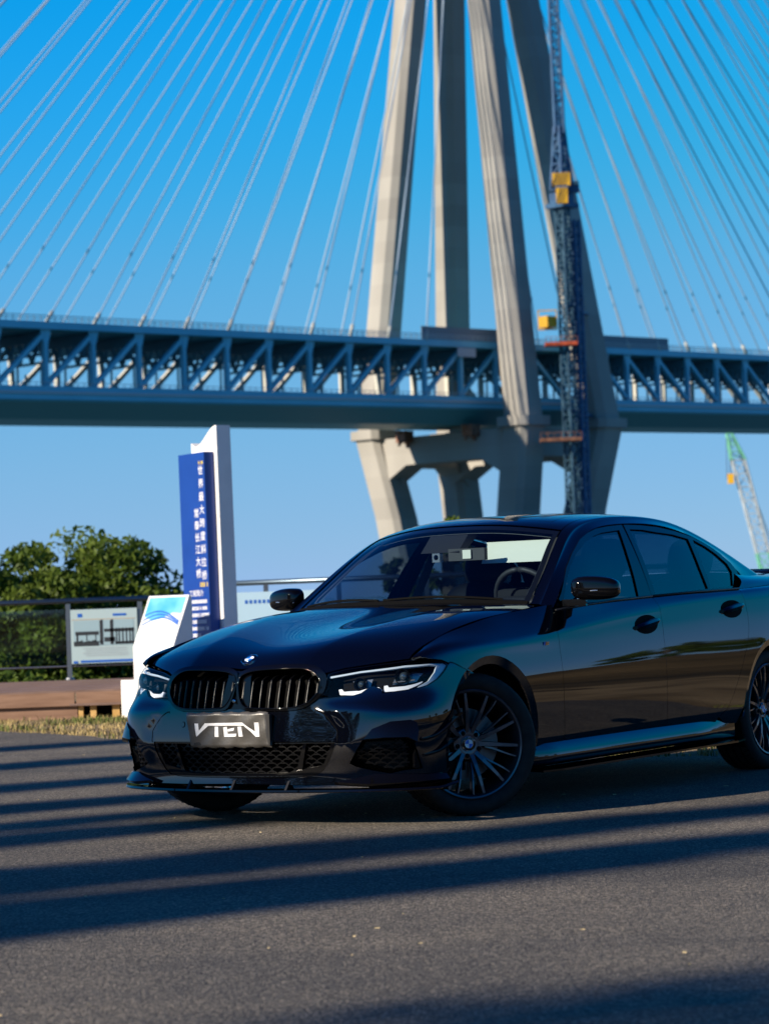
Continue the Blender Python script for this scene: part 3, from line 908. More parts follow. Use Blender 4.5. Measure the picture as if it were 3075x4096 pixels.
# work platforms round the mast
for z, hx, col, lab in ((67.6, 4.2, m_orange, 'upper'), (42.2, 5.4, m_rust, 'lower')):
    wp = empty('work_platform', CB - AX * (2.6 if z > 60 else 4.2) + Vector((0, 0, z)))
    tag(wp, 'orange steel work platform on the crane mast at deck level' if z > 60 else 'rusty work platform round the crane mast below the deck', 'platform')
    q = MB(); q.box((0, 0, 0), (hx * 2, 5, .9), 0); q.build('floor', col, wp)
    q = MB()
    for x in np.linspace(-hx, hx, 7):
        q.bar((x, -2.4, 0), (x, -2.4, 1.8), .14, .14)
    q.bar((-hx, -2.4, 1.8), (hx, -2.4, 1.8), .14, .14); q.build('guard_rail', m_rust, wp)
ycab = empty('hoist_car', CB - AX * 4.2 + TR * 3 + Vector((0, 0, 72.2)))
tag(ycab, 'yellow hoist car hanging beside the crane mast above the orange platform', 'hoist')
MB().box((0, 0, 1.5), (3.4, 3, 3.0), BP).build('car_body', m_cyel, ycab)
q = MB()
for a in (-2.4, 2.4): q.bar((a, 0, -.4), (a, 0, 4.6), .3, .3)
q.bar((-2.6, 0, 4.6), (2.6, 0, 4.6), .3, .3); q.bar((-2.6, 0, -.4), (2.6, 0, -.4), .4, .4); q.build('frame', m_cyel, ycab)

# ================================================================ crawler crane boom at the right
m_green = material('boom_green', (.12, .40, .26), .5)
m_boomw = material('boom_white', (.34, .40, .44), .5)
def onpix(u, v, depth):
    d = _f + _r2 * ((u - 1537.5) / FPX) - _u2 * ((v - 2048) / FPX)
    return Vector((0, 0, CAM_Z)) + d * (depth / d.y)
DC = 420.0
tip, mid1, mid2, foot = onpix(2916, 1735, DC), onpix(2952, 1840, DC), onpix(3052, 2215, DC), onpix(3122, 2500, DC)
cc = empty('crawler_crane', (foot.x, foot.y, 0))
tag(cc, 'white and green lattice boom crane rising at the right picture edge', 'crane')
rel = lambda p: p - Vector((foot.x, foot.y, 0))
XA, YA = Vector((1, 0, 0)), Vector((0, 1, 0))
q = MB(); lattice(q, rel(tip), rel(mid1), (.45, 1.1), 1.4, .14, XA, YA); q.build('boom_tip', m_green, cc)
q = MB(); lattice(q, rel(mid1), rel(mid2), 1.0, 2.0, .14, XA, YA); q.build('boom_middle', m_boomw, cc)
q = MB(); lattice(q, rel(mid2), rel(foot), 1.0, 2.0, .15, XA, YA); q.build('boom_foot', m_green, cc)
q = MB(); h0, h1 = onpix(2920, 1750, DC), onpix(2922, 1915, DC); q.bar(rel(h0), rel(h1), .12, .12); q.bar(rel(h0) + Vector((-.6, 0, 0)), rel(h1) + Vector((-.6, 0, 0)), .08, .08); q.build('hoist_rope', m_cblk, cc)
MB().box(tuple(rel(h1)), (.9, .9, 1.6)).build('hook_block', m_cyel, cc)
q = MB(); q.bar(rel(onpix(2932, 1745, DC)), rel(onpix(3150, 2350, DC)), .12, .12); q.build('pendant_line', m_cblk, cc)
q = MB(); q.box((1.5, 1, -2.8), (9, 6, 3.0)); q.box((1.5, -2.2, -5), (10, 1.4, 1.8)); q.box((1.5, 4.2, -5), (10, 1.4, 1.8)); q.build('crawler_body', m_green, cc)

# ================================================================ car
CAR = empty('car', (-0.2834, 12.6672, 0), R(-124.70467))
tag(CAR, 'black sports sedan parked on the asphalt, front wheels turned, black plate cover', 'car')
m_paint = material('black_paint', (.0010, .0014, .0035), .45, 0, .0, Coat_Weight=1.0, Coat_Roughness=.032, Coat_IOR=1.78)
m_gloss = material('gloss_black_plastic', (.002, .002, .0025), .04, 0, .4)
m_plastic = material('black_plastic', (.006, .006, .007), .45, 0, .4)
m_slat = material('slat_plastic', (.003, .003, .0035), .22, 0, .14)
m_mesh = material('grille_mesh_plastic', (.003, .003, .0035), .3, 0, .3)
m_void = material('dark_cavity', (.002, .002, .002), .8, 0, .1)
m_rubber = vary(material('tyre_rubber', rough=.75, spec=.25), (.010, .010, .010), (.020, .019, .018), 18, 4)
m_rim = material('dark_wheel_paint', (.07, .075, .09), .3, .75, .5, Coat_Weight=.6, Coat_Roughness=.08)
m_chrome = material('chrome', (.75, .76, .78), .08, 1.0)
m_silver = material('silver_reflector', (.45, .50, .56), .2, .85)
m_guide = material('light_guide', (.36, .44, .52), .25, 0, .6)
m_refl = material('lamp_reflector', (.16, .18, .20), .25, .6)
m_drl = material('lamp_white', (.70, .74, .78), .3)
m_disc = material('brake_disc', (.10, .10, .105), .4, .9)
m_wind = glass_mat('windscreen_glass', (.70, .83, .90), 1.72)
m_tint = glass_mat('tinted_side_glass', (.14, .20, .26), 1.75)
m_lens = glass_mat('headlight_lens', (.96, .98, .99), 1.28)
m_lensball = material('projector_lens', (.02, .03, .04), .03, 0, .8, Coat_Weight=1.0)
m_cream = material('visor_cream', (.62, .60, .50), .8)
m_liner = material('headliner', (.20, .21, .21), .9)
m_inter = material('interior_black', (.012, .013, .015), .6)
m_leather = vary(material('plate_leather', rough=.36, spec=.6), (.045, .042, .038), (.07, .065, .058), 12, 4, bump=.35, bscale=90, bdist=.002)
m_wht = material('white_lettering', (.75, .75, .75), .45)
m_bmwblue = material('emblem_blue', (.01, .14, .55), .25)

# ---------------------------------------------------------------- spline surfaces (x forward, y left, z up)
def spl(ts,P):
    """natural cubic spline through P (n,k) at ts; returns f(t array)->(m,k), linear extrapolation"""
    ts=np.asarray(ts,float);P=np.asarray(P,float);n=len(ts)
    h=np.diff(ts);A=np.zeros((n,n));B=np.zeros_like(P);A[0,0]=A[-1,-1]=1
    for i in range(1,n-1):
        A[i,i-1]=h[i-1];A[i,i]=2*(h[i-1]+h[i]);A[i,i+1]=h[i]
        B[i]=6*((P[i+1]-P[i])/h[i]-(P[i]-P[i-1])/h[i-1])
    M=np.linalg.solve(A,B)
    def f(t):
        t=np.atleast_1d(np.asarray(t,float));i=np.clip(np.searchsorted(ts,t)-1,0,n-2)
        hi=h[i][:,None];a=((ts[i+1]-t)[:,None])/hi;b=1-a
        return a*P[i]+b*P[i+1]+((a**3-a)*M[i]+(b**3-b)*M[i+1])*hi*hi/6
    return f
class Grid:
    """tensor spline surface: pts[j][i] rows j (v) x columns i (u); sym: mirrored across y=0 at u=0"""
    def __init__(s,us,vs,pts,sym=None):
        pts=np.array(pts,float)
        if sym=='u':   # column 0 lies on y=0, reflect columns
            m=pts[:,1:][:,::-1].copy();m[...,1]*=-1
            pts=np.concatenate([m,pts],1);us=np.concatenate([-np.array(us[1:])[::-1],us])
        if sym=='v':   # last row on y=0
            m=pts[:-1][::-1].copy();m[...,1]*=-1
            pts=np.concatenate([pts,m],0);vs=np.concatenate([vs,2*vs[-1]-np.array(vs[:-1])[::-1]])
        s.us=np.array(us,float);s.vs=np.array(vs,float)
        nv,nu=pts.shape[:2]
        s.fv=spl(s.vs,pts.reshape(nv,-1));s.nu=nu
        # precompute: spline is linear in data -> basis matrices
        s.bu=spl(s.us,np.eye(nu));s.bv=spl(s.vs,np.eye(nv));s.P=pts
    def __call__(s,u,v):
        u=np.atleast_1d(u);v=np.atleast_1d(v)
        return np.einsum('mi,mj,jik->mk',s.bu(u),s.bv(v),s.P)
def LF(x,*kn):
    """monotone cubic through (x,val) knots"""
    k=sorted(kn);X=np.array([q[0] for q in k]);Y=np.array([q[1] for q in k])
    if len(X)==2: return float(np.interp(x,X,Y))
    h=np.diff(X);d=np.diff(Y)/h;m=np.zeros(len(X));m[0],m[-1]=d[0],d[-1]
    for i in range(1,len(X)-1):
        if d[i-1]*d[i]>0:
            a=(h[i-1]+2*h[i]);b=(2*h[i-1]+h[i]);m[i]=3*(h[i-1]+h[i])/(b/d[i-1]+a/d[i]) if False else (a+b)/(a/d[i-1]+b/d[i])
    i=int(np.clip(np.searchsorted(X,x)-1,0,len(X)-2));t=(x-X[i])/h[i]
    return float((2*t**3-3*t*t+1)*Y[i]+(t**3-2*t*t+t)*h[i]*m[i]+(-2*t**3+3*t*t)*Y[i+1]+(t**3-t*t)*h[i]*m[i+1])
# ---------------- main side shell: u=-x (grows to the rear), v rows
XS=[.55,.40,.2,0,-.2,-.42,-.7,-1.2,-1.75,-2.3,-2.65,-2.96,-3.3,-3.7,-4.02]
def row(z,y): # dict-like knots
    return [(x,LF(x,*y),LF(x,*z)) for x in XS]
SIDE_ROWS=[
 row([(.55,.2),(-4.02,.24)],[(.55,.75),(.4,.79),(.2,.825),(0,.84),(-.42,.850),(-2.3,.853),(-2.96,.84),(-3.4,.81),(-4.02,.74)]),
 row([(.55,.30),(-4.02,.33)],[(.55,.80),(.4,.84),(.2,.868),(0,.880),(-.42,.880),(-1.2,.878),(-2.3,.882),(-2.96,.890),(-3.4,.85),(-4.02,.76)]),
 row([(.55,.38),(-4.02,.41)],[(.55,.81),(.4,.855),(.2,.882),(0,.895),(-.42,.892),(-1.2,.8905),(-2.3,.894),(-2.96,.904),(-3.4,.87),(-4.02,.77)]),
 row([(.55,.46),(-4.02,.49)],[(.55,.815),(.4,.862),(.2,.892),(0,.905),(-.42,.900),(-1.2,.899),(-2.3,.902),(-2.96,.911),(-3.4,.885),(-4.02,.78)]),
 row([(.55,.55),(-4.02,.58)],[(.55,.815),(.4,.866),(.2,.898),(0,.910),(-.42,.905),(-1.2,.904),(-2.3,.907),(-2.96,.913),(-3.4,.89),(-4.02,.785)]),
 row([(.55,.62),(.3,.64),(-4.02,.69)],[(.55,.80),(.4,.862),(.2,.895),(0,.907),(-.42,.903),(-1.2,.902),(-2.3,.904),(-2.96,.910),(-3.4,.885),(-4.02,.78)]),
 row([(.55,.67),(.4,.69),(.2,.735),(-.7,.755),(-1.75,.80),(-4.02,.84)],[(.55,.775),(.4,.845),(.2,.880),(0,.892),(-.42,.891),(-1.2,.890),(-2.3,.891),(-2.96,.896),(-3.4,.87),(-4.02,.77)]),
 row([(.55,.715),(.4,.765),(.2,.80),(-.3,.815),(-.7,.838),(-1.2,.885),(-1.75,.925),(-2.3,.955),(-2.65,.972),(-3.0,.985),(-4.02,1.0)],
     [(.55,.75),(.4,.82),(.2,.850),(0,.865),(-.42,.871),(-1.2,.868),(-1.75,.862),(-2.3,.860),(-2.96,.857),(-3.4,.84),(-4.02,.745)]),
 row([(.55,.70),(.446,.745),(.364,.791),(.235,.828),(.06,.864),(-.16,.905),(-.397,.932),(-.575,.949),(-.7,.960),(-.9,.963),(-1.2,.970),(-1.75,.984),(-2.3,.997),(-2.65,1.003),(-2.96,1.012),(-3.4,1.03),(-4.02,1.05)],
     [(.55,.70),(.446,.768),(.364,.768),(.235,.767),(.06,.765),(-.16,.767),(-.397,.772),(-.575,.780),(-.7,.80),(-.9,.815),(-1.2,.822),(-1.75,.822),(-2.3,.815),(-2.65,.806),(-2.96,.80),(-3.4,.775),(-4.02,.68)]),
]
S_side0=Grid([-x for x in XS],[0,1,2,3,4,5,6,7,8],SIDE_ROWS)
_cz=spl([-x for x in XS],[[p[2]] for p in SIDE_ROWS[7]])
def S_side(u,v):
    P=S_side0(u,v);d=P[:,2]-_cz(-P[:,0])[:,0]   # crisp shoulder crease
    f=np.clip((-P[:,0]-.15)/.5,0,1)*np.clip((3.9+P[:,0])/.6,0,1)
    P[:,1]-=f*.12*(np.sqrt(d*d+.003**2)-.03)*np.exp(-(d/.045)**2);return P
# ---------------- greenhouse: u columns cowl->trunk, v rows DLO -> centre
GH=[ # row DLO outer
 [(-.74,.815,.950),(-1.07,.715,1.150),(-1.34,.645,1.297),(-1.60,.612,1.357),(-1.95,.602,1.372),(-2.30,.607,1.352),(-2.60,.628,1.285),(-2.80,.668,1.195),(-2.97,.72,1.06)],
 # rail
 [(-.70,.765,.965),(-1.03,.682,1.182),(-1.30,.612,1.325),(-1.60,.575,1.387),(-1.95,.564,1.402),(-2.33,.566,1.380),(-2.66,.582,1.305),(-2.93,.615,1.205),(-3.2,.67,1.07)],
 # glass / roof edge
 [(-.70,.705,.972),(-.99,.638,1.176),(-1.255,.568,1.337),(-1.58,.528,1.403),(-1.95,.517,1.418),(-2.36,.518,1.398),(-2.72,.528,1.327),(-3.03,.55,1.222),(-3.34,.59,1.09)],
 [(-.56,.38,.99),(-.885,.345,1.20),(-1.185,.305,1.374),(-1.56,.285,1.430),(-1.95,.28,1.440),(-2.38,.28,1.42),(-2.78,.28,1.354),(-3.09,.29,1.25),(-3.40,.31,1.112)],
 [(-.515,0,.995),(-.845,0,1.21),(-1.165,0,1.385),(-1.55,0,1.437),(-1.95,0,1.446),(-2.39,0,1.427),(-2.80,0,1.362),(-3.12,0,1.26),(-3.43,0,1.118)]]
S_gh=Grid([0,1,2,3,4,5,6,7,8],[0,1,2,3,4],GH,sym='v')
# side glass plane
def yg(x,z): return .815-(z-.95)*(.815-.602)/(1.372-.95) + .012*np.sin(np.clip((z-.95)/.42,0,1)*np.pi) - .035*np.clip((-x-2.2)/.7,0,2)**2 -.02*np.clip((x+1.3)/.5,0,2)**2
def S_win(u,v):
    u=np.atleast_1d(u);v=np.atleast_1d(v);return np.stack([u,yg(u,v),v],-1)
# ---------------- hood: u across 0 centre..1 edge, v 0 front ..4 cowl
HOOD=[
 [(.725,0,.695),(.72,.16,.697),(.70,.33,.690),(.665,.46,.672),(.585,.62,.675),(.475,.768,.695)],
 [(.58,0,.782),(.575,.16,.784),(.555,.33,.786),(.525,.48,.778),(.475,.64,.770),(.41,.768,.770)],
 [(.28,0,.853),(.28,.18,.858),(.27,.37,.866),(.26,.53,.864),(.245,.67,.851),(.235,.766,.828)],
 [(-.08,0,.912),(-.08,.19,.918),(-.085,.40,.927),(-.09,.58,.925),(-.10,.69,.915),(-.11,.764,.897)],
 [(-.36,0,.963),(-.36,.2,.967),(-.38,.43,.968),(-.40,.60,.961),(-.41,.70,.949),(-.42,.770,.934)],
 [(-.505,0,.990),(-.515,.2,.990),(-.55,.43,.985),(-.60,.61,.975),(-.635,.70,.968),(-.66,.775,.958)]]
S_hood0=Grid([0,.22,.46,.68,.86,1],[0,1,2,3,4,5],HOOD,sym='u')
def S_hood(u,v):
    P=S_hood0(u,v);y=np.abs(P[:,1]);yc=np.interp(P[:,0],[-.6,-.1,.3,.68],[.545,.46,.385,.33]);d=(y*y-yc*yc)/(2*yc)
    f=np.clip((P[:,0]+.62)/.5,0,1);f=f*f*(3-2*f)
    P[:,2]-=f*.045*(np.sqrt(d*d+.006**2)-.24);return P
# ---------------- front: u 0 centre..7 arch, v 0 low .. 7 hood edge
FZ=[.16,.25,.35,.45,.53,.60,.67,.725,.775]
FR=[
 [(.785,0),(.775,.22),(.735,.42),(.685,.59),(.605,.735),(.49,.835),(.385,.868),(.27,.88),(.08,0.860)],
 [(.775,0),(.765,.22),(.725,.42),(.680,.595),(.605,.74),(.495,.84),(.385,.880),(.27,.893),(.08,0.878)],
 [(.785,0),(.775,.22),(.737,.42),(.694,.60),(.618,.745),(.505,.847),(.388,.888),(.27,.90),(.08,0.893)],
 [(.779,0),(.769,.22),(.731,.42),(.690,.60),(.622,.747),(.508,.85),(.39,.892),(.27,.905),(.08,0.905)],
 [(.766,0),(.756,.22),(.717,.42),(.674,.60),(.610,.742),(.50,.845),(.385,.888),(.27,.905),(.08,0.911)],
 [(.750,0),(.740,.22),(.696,.42),(.645,.59),(.575,.725),(.475,.825),(.375,.875),(.27,.897),(.08,0.912)],
 [(.728,0),(.718,.22),(.675,.42),(.620,.58),(.556,.722),(.462,.82),(.363,.866),(.265,.883),(.08,0.908)],
 [(.698,0),(.688,.22),(.645,.42),(.59,.57),(.528,.705),(.442,.80),(.35,.848),(.26,.868),(.08,0.898)],
 [(.64,0),(.63,.22),(.59,.41),(.54,.55),(.475,.66),(.405,.745),(.33,.80),(.25,.835),(.08,0.873)]]
S_front0=Grid([0,1,2,3,4,5,6,7,8.6],list(range(9)),[[(x,y,FZ[j]) for x,y in r] for j,r in enumerate(FR)],sym='u')

_iv=np.array([[2.346, 2.545], [2.724, 2.613], [2.881, 2.605], [3.259, 2.465], [3.747, 2.252], [3.854, 2.045]])
def S_front(u,v):
    P=S_front0(u,v);ui=np.interp(v,_iv[:,0],_iv[:,1])   # side volumes stand proud of the centre insert
    t=np.clip((np.abs(u)-ui+.05)/.5,0,1);t=t*t*(3-2*t)
    w=np.clip((v-1.2)/.7,0,1)*np.clip((4.75-v)/.9,0,1)*np.clip((5.2-np.abs(u))/1.6,0,1);w=w*w*(3-2*w)
    P[:,0]+=.011*t*w;P[:,1]+=np.sign(u)*.006*t*w;return P

OUT = {
    'hood_front': [(0.103, 0.284), (0.253, 0.321), (0.403, 0.313), (0.51, 0.319), (0.592, 0.278), (0.653, 0.122), (0.668, 0.146), (0.743, 0.369), (0.859, 0.603), (0.985, 0.837)],
    'hood_side': [(0.979, 1.561), (0.974, 2.092), (0.964, 2.573), (0.969, 3.224), (0.992, 3.945), (0.998, 4.646)],
    'kid_out': [(0.063, 6.599), (0.353, 6.979), (0.846, 7.107), (1.333, 7.122), (1.669, 7.042), (1.934, 6.794), (2.136, 6.351), (2.218, 5.973), (2.226, 5.489), (2.162, 4.992), (1.984, 4.504), (1.769, 4.137), (1.478, 3.958), (0.879, 3.941), (0.369, 3.972), (0.167, 4.131), (0.073, 4.66), (0.015, 5.35), (0.003, 6.066)],
    'kid_in': [(0.094, 5.604), (0.111, 6.141), (0.27, 6.451), (0.567, 6.612), (1.06, 6.69), (1.48, 6.675), (1.728, 6.462), (1.923, 6.043), (1.998, 5.674), (1.99, 5.186), (1.898, 4.837), (1.783, 4.515), (1.564, 4.268), (1.205, 4.165), (0.533, 4.191), (0.307, 4.284), (0.188, 4.657), (0.124, 5.177)],
    'head': [(2.222, 6.322), (2.678, 6.663), (3.571, 6.985), (4.795, 7.318), (5.805, 7.284), (6.477, 7.002), (6.672, 6.706), (6.389, 6.253), (5.929, 5.702), (5.388, 5.314), (4.845, 5.123), (4.307, 5.028), (3.845, 4.915), (3.775, 5.207), (3.565, 5.378), (3.411, 5.323), (3.177, 4.969), (2.964, 4.841), (2.355, 4.715), (2.099, 4.672), (2.145, 5.169)],
    'drl1': [(2.531, 5.285), (2.621, 5.307), (2.68, 5.156), (3.128, 5.185), (3.476, 5.384), (3.7, 5.369), (3.82, 5.204), (3.812, 5.066), (3.756, 5.107), (3.682, 5.259), (3.479, 5.273), (3.175, 5.034), (3.004, 4.933), (2.575, 4.977)],
    'drl2': [(3.861, 5.413), (3.97, 5.442), (4.03, 5.308), (4.536, 5.342), (4.896, 5.444), (5.222, 5.588), (5.19, 5.496), (4.953, 5.327), (4.639, 5.149), (4.259, 5.088), (3.884, 5.08)],
    'strip': [(2.244, 6.138), (3.134, 6.537), (4.545, 6.944), (5.717, 6.994), (6.444, 6.883), (6.667, 6.68), (6.389, 6.253), (5.886, 5.676), (5.388, 5.332), (4.899, 5.128), (5.069, 5.319), (5.458, 5.571), (5.817, 6.18), (5.968, 6.76), (5.609, 6.87), (4.531, 6.762), (3.139, 6.39), (2.273, 6.006)],
    'proj': [(3.138, 5.716), (4.542, 6.088)],
    'low_grille': [(2.558, 2.333), (2.514, 2.018), (2.38, 1.543), (2.212, 1.112), (2.03, 0.871), (1.741, 0.785), (1.51, 0.756)],
    'low_bar': [(1.818, 2.338), (1.744, 2.34), (1.47, 0.817), (1.609, 0.814)],
    'insert': [(2.017, 3.849), (2.227, 3.743), (2.455, 3.257), (2.609, 2.882), (2.622, 2.725), (2.566, 2.35)],
    'intake': [(2.926, 1.396), (3.317, 2.389), (3.922, 2.464), (4.535, 2.445), (4.758, 2.251), (4.845, 1.886), (5.015, 1.058), (4.457, 1.019), (4.02, 0.887), (3.521, 1.059), (3.073, 1.252)],
    'intake_mesh': [(3.002, 1.428), (3.356, 2.277), (4.508, 2.29), (4.601, 2.101), (4.635, 1.089), (4.023, 1.008)],
    'intake_brow': [(3.38, 2.452), (3.594, 2.89), (4.102, 3.231), (4.686, 3.274), (4.859, 3.14), (4.882, 2.74), (4.783, 2.281), (4.536, 2.485), (3.923, 2.51)],
    'sensor': [(1.459, 3.201), (4.131, 2.906)],
    'plate': [(-1.199, 3.846), (0.924, 3.898), (1.004, 2.15), (-1.115, 2.111)],
    'tow': [(-8.02, 2.772)],
    'fin1': [(5.014, 2.394), (5.469, 2.393), (5.92, 2.628), (6.432, 3.053), (6.689, 3.307)],
    'fin2': [(5.077, 1.656), (5.525, 1.701), (5.908, 1.838), (6.288, 2.072), (6.438, 2.211)],
    'lip': [(1.616, 0.188), (3.245, 0.164), (3.858, 0.228), (5.241, 0.221), (6.38, 0.271)],
    'joint': [(-0.278, 6.021), (-0.204, 5.507), (-0.133, 5.203)],
    'jointF': [(6.881, 6.917), (7.557, 6.341), (8.124, 5.917)],
    'fender_top': [(-0.471, 7.146), (-0.351, 8), (-0.236, 8), (-0.067, 8), (0.162, 8), (0.396, 8), (0.56, 8), (0.594, 8), (0.746, 8)],
    'gap_f': [(0.73, 7.88), (0.715, 7.667), (0.664, 7.039), (0.654, 5.753), (0.653, 4.679), (0.663, 3.028), (0.683, 1.062)],
    'gap_m': [(1.706, 7.935), (1.706, 7.407), (1.713, 6.994), (1.692, 5.795), (1.687, 4.537), (1.696, 2.921), (1.705, 1.674), (1.715, 0.762)],
    'gap_r': [(2.677, 7.555), (2.653, 6.971), (2.663, 6.736), (2.659, 6.196), (2.645, 5.758), (2.607, 5.19), (2.562, 4.667), (2.476, 3.331), (2.417, 2.218), (2.365, 1.499), (2.282, 1.082)],
    'handles': [(1.534, 6.387), (2.489, 6.514)],
    'badge': [(0.53, 6.343)],
    'belt': [(0.738, 7.751), (0.892, 7.781), (1.302, 7.92), (1.706, 7.935), (2.176, 7.913), (2.677, 7.555)],
    'archS': [(-0.17, 5.407), (-0.12, 5.628), (-0.067, 5.798), (-0.012, 5.907), (0.044, 5.925), (0.1, 5.841), (0.154, 5.672), (0.205, 5.442), (0.254, 5.157), (0.298, 4.812), (0.336, 4.399), (0.369, 3.925), (0.395, 3.386), (0.414, 2.771), (0.426, 2.081), (0.43, 1.363), (0.426, 0.728)],
    'archF': [(7.849, 6.22), (7.456, 5.731), (7.104, 5.207), (6.794, 4.601), (6.542, 3.928), (6.366, 3.272), (6.241, 2.686), (6.166, 2.144), (6.152, 1.601), (6.212, 1.04), (6.349, 0.456)],
    'archR': [(2.56, 1.032), (2.562, 1.714), (2.572, 2.41), (2.589, 3.052), (2.613, 3.615), (2.644, 4.094), (2.681, 4.492), (2.723, 4.809), (2.77, 5.054), (2.82, 5.231), (2.873, 5.343), (2.927, 5.397), (2.983, 5.393), (3.037, 5.333), (3.09, 5.213), (3.14, 5.032), (3.187, 4.783), (3.229, 4.459), (3.266, 4.053), (3.297, 3.565), (3.321, 2.995), (3.338, 2.346), (3.348, 1.649), (3.35, 0.972)],
    'dlo_f': [(-0.793, 0.952), (-0.883, 1.016), (-1.026, 1.143), (-1.146, 1.217), (-1.285, 1.285), (-1.405, 1.321), (-1.511, 1.343), (-1.647, 1.356), (-1.808, 1.365)],
    'dlo_r': [(-1.824, 1.365), (-1.998, 1.363), (-2.179, 1.353), (-2.354, 1.33), (-2.513, 1.3), (-2.654, 1.255), (-2.774, 1.201), (-2.857, 1.151), (-2.891, 1.109), (-2.881, 1.055), (-2.844, 1.007)],
    'dlo_mid': [(-1.747, 0.983)],
    'glass_f': [(-0.876, 0.976), (-0.982, 1.081), (-1.078, 1.154), (-1.174, 1.209), (-1.35, 1.276), (-1.452, 1.303), (-1.554, 1.32), (-1.746, 1.334), (-1.688, 1.194), (-1.647, 1.079), (-1.61, 0.985)],
    'glass_r': [(-1.863, 1.339), (-1.999, 1.336), (-2.129, 1.323), (-2.296, 1.311), (-2.455, 1.286), (-2.415, 1.125), (-2.402, 1.012), (-1.798, 0.991), (-1.835, 1.186)],
    'glass_q': [(-2.511, 1.281), (-2.628, 1.242), (-2.713, 1.201), (-2.797, 1.145), (-2.812, 1.101), (-2.739, 1.023), (-2.439, 1.013)],
    'ws': [(2.116, 6.679), (5.909, 5.151), (0.007, 1.961), (0.007, 5.685)],
    'hoodline0': [(0.004, 0.196)],
    'refl1': [(2.87, 5.964), (3.456, 6.07), (3.406, 5.509), (2.949, 5.417)],
    'refl2': [(4.222, 6.229), (5.076, 6.456), (5.399, 6.33), (5.066, 5.6), (4.15, 5.522)],
    'head_edge': [(-0.293, 6.018), (-0.33, 6.317), (-0.393, 6.602)],
}
CEN = np.array([-1.6, 0, .55])

def uvnormal(S, u, v):
    h = 1e-3
    a = (S(u + h, v) - S(u - h, v)); b = (S(u, v + h) - S(u, v - h))
    n = np.cross(a, b)
    l = np.linalg.norm(n, axis=1); l[l == 0] = 1
    n /= l[:, None]
    return n
def pip(px, py, poly):
    x, y = poly[:, 0], poly[:, 1]
    x2, y2 = np.roll(x, -1), np.roll(y, -1)
    c = ((y[None] > py[:, None]) != (y2[None] > py[:, None]))
    with np.errstate(divide='ignore', invalid='ignore'):
        xi = (x2 - x)[None] * (py[:, None] - y[None]) / (y2 - y)[None] + x[None]
    return (np.sum(c & (px[:, None] < xi), 1) % 2) == 1
def offset_poly(p, d):
    a = np.roll(p, 1, 0) ; b = np.roll(p, -1, 0)
    area = np.sum(p[:, 0] * b[:, 1] - b[:, 0] * p[:, 1])
    e1, e2 = p - a, b - p
    e1 /= np.maximum(np.linalg.norm(e1, axis=1), 1e-9)[:, None]; e2 /= np.maximum(np.linalg.norm(e2, axis=1), 1e-9)[:, None]
    n1, n2 = np.stack([-e1[:, 1], e1[:, 0]], 1), np.stack([-e2[:, 1], e2[:, 0]], 1)
    n = n1 + n2; l = np.linalg.norm(n, axis=1); l[l < .3] = .3
    n = n / l[:, None] ** 2 * 2
    return p + n * (d if area > 0 else -d) * .5 * 2 / 2
def resample(p, step):
    out = []
    for i in range(len(p)):
        a, b = p[i], p[(i + 1) % len(p)]
        k = max(1, int(np.ceil(np.linalg.norm(b - a) / step)))
        for j in range(k): out.append(a + (b - a) * j / k)
    return np.array(out)
def catmull(p, n=4):
    p = np.asarray(p, float); m = len(p); out = []
    for i in range(m):
        a, b, c, d = p[(i - 1) % m], p[i], p[(i + 1) % m], p[(i + 2) % m]
        for j in range(n):
            t = j / n
            out.append(.5 * ((2 * b) + (-a + c) * t + (2 * a - 5 * b + 4 * c - d) * t * t + (-a + 3 * b - 3 * c + d) * t ** 3))
    return np.array(out)

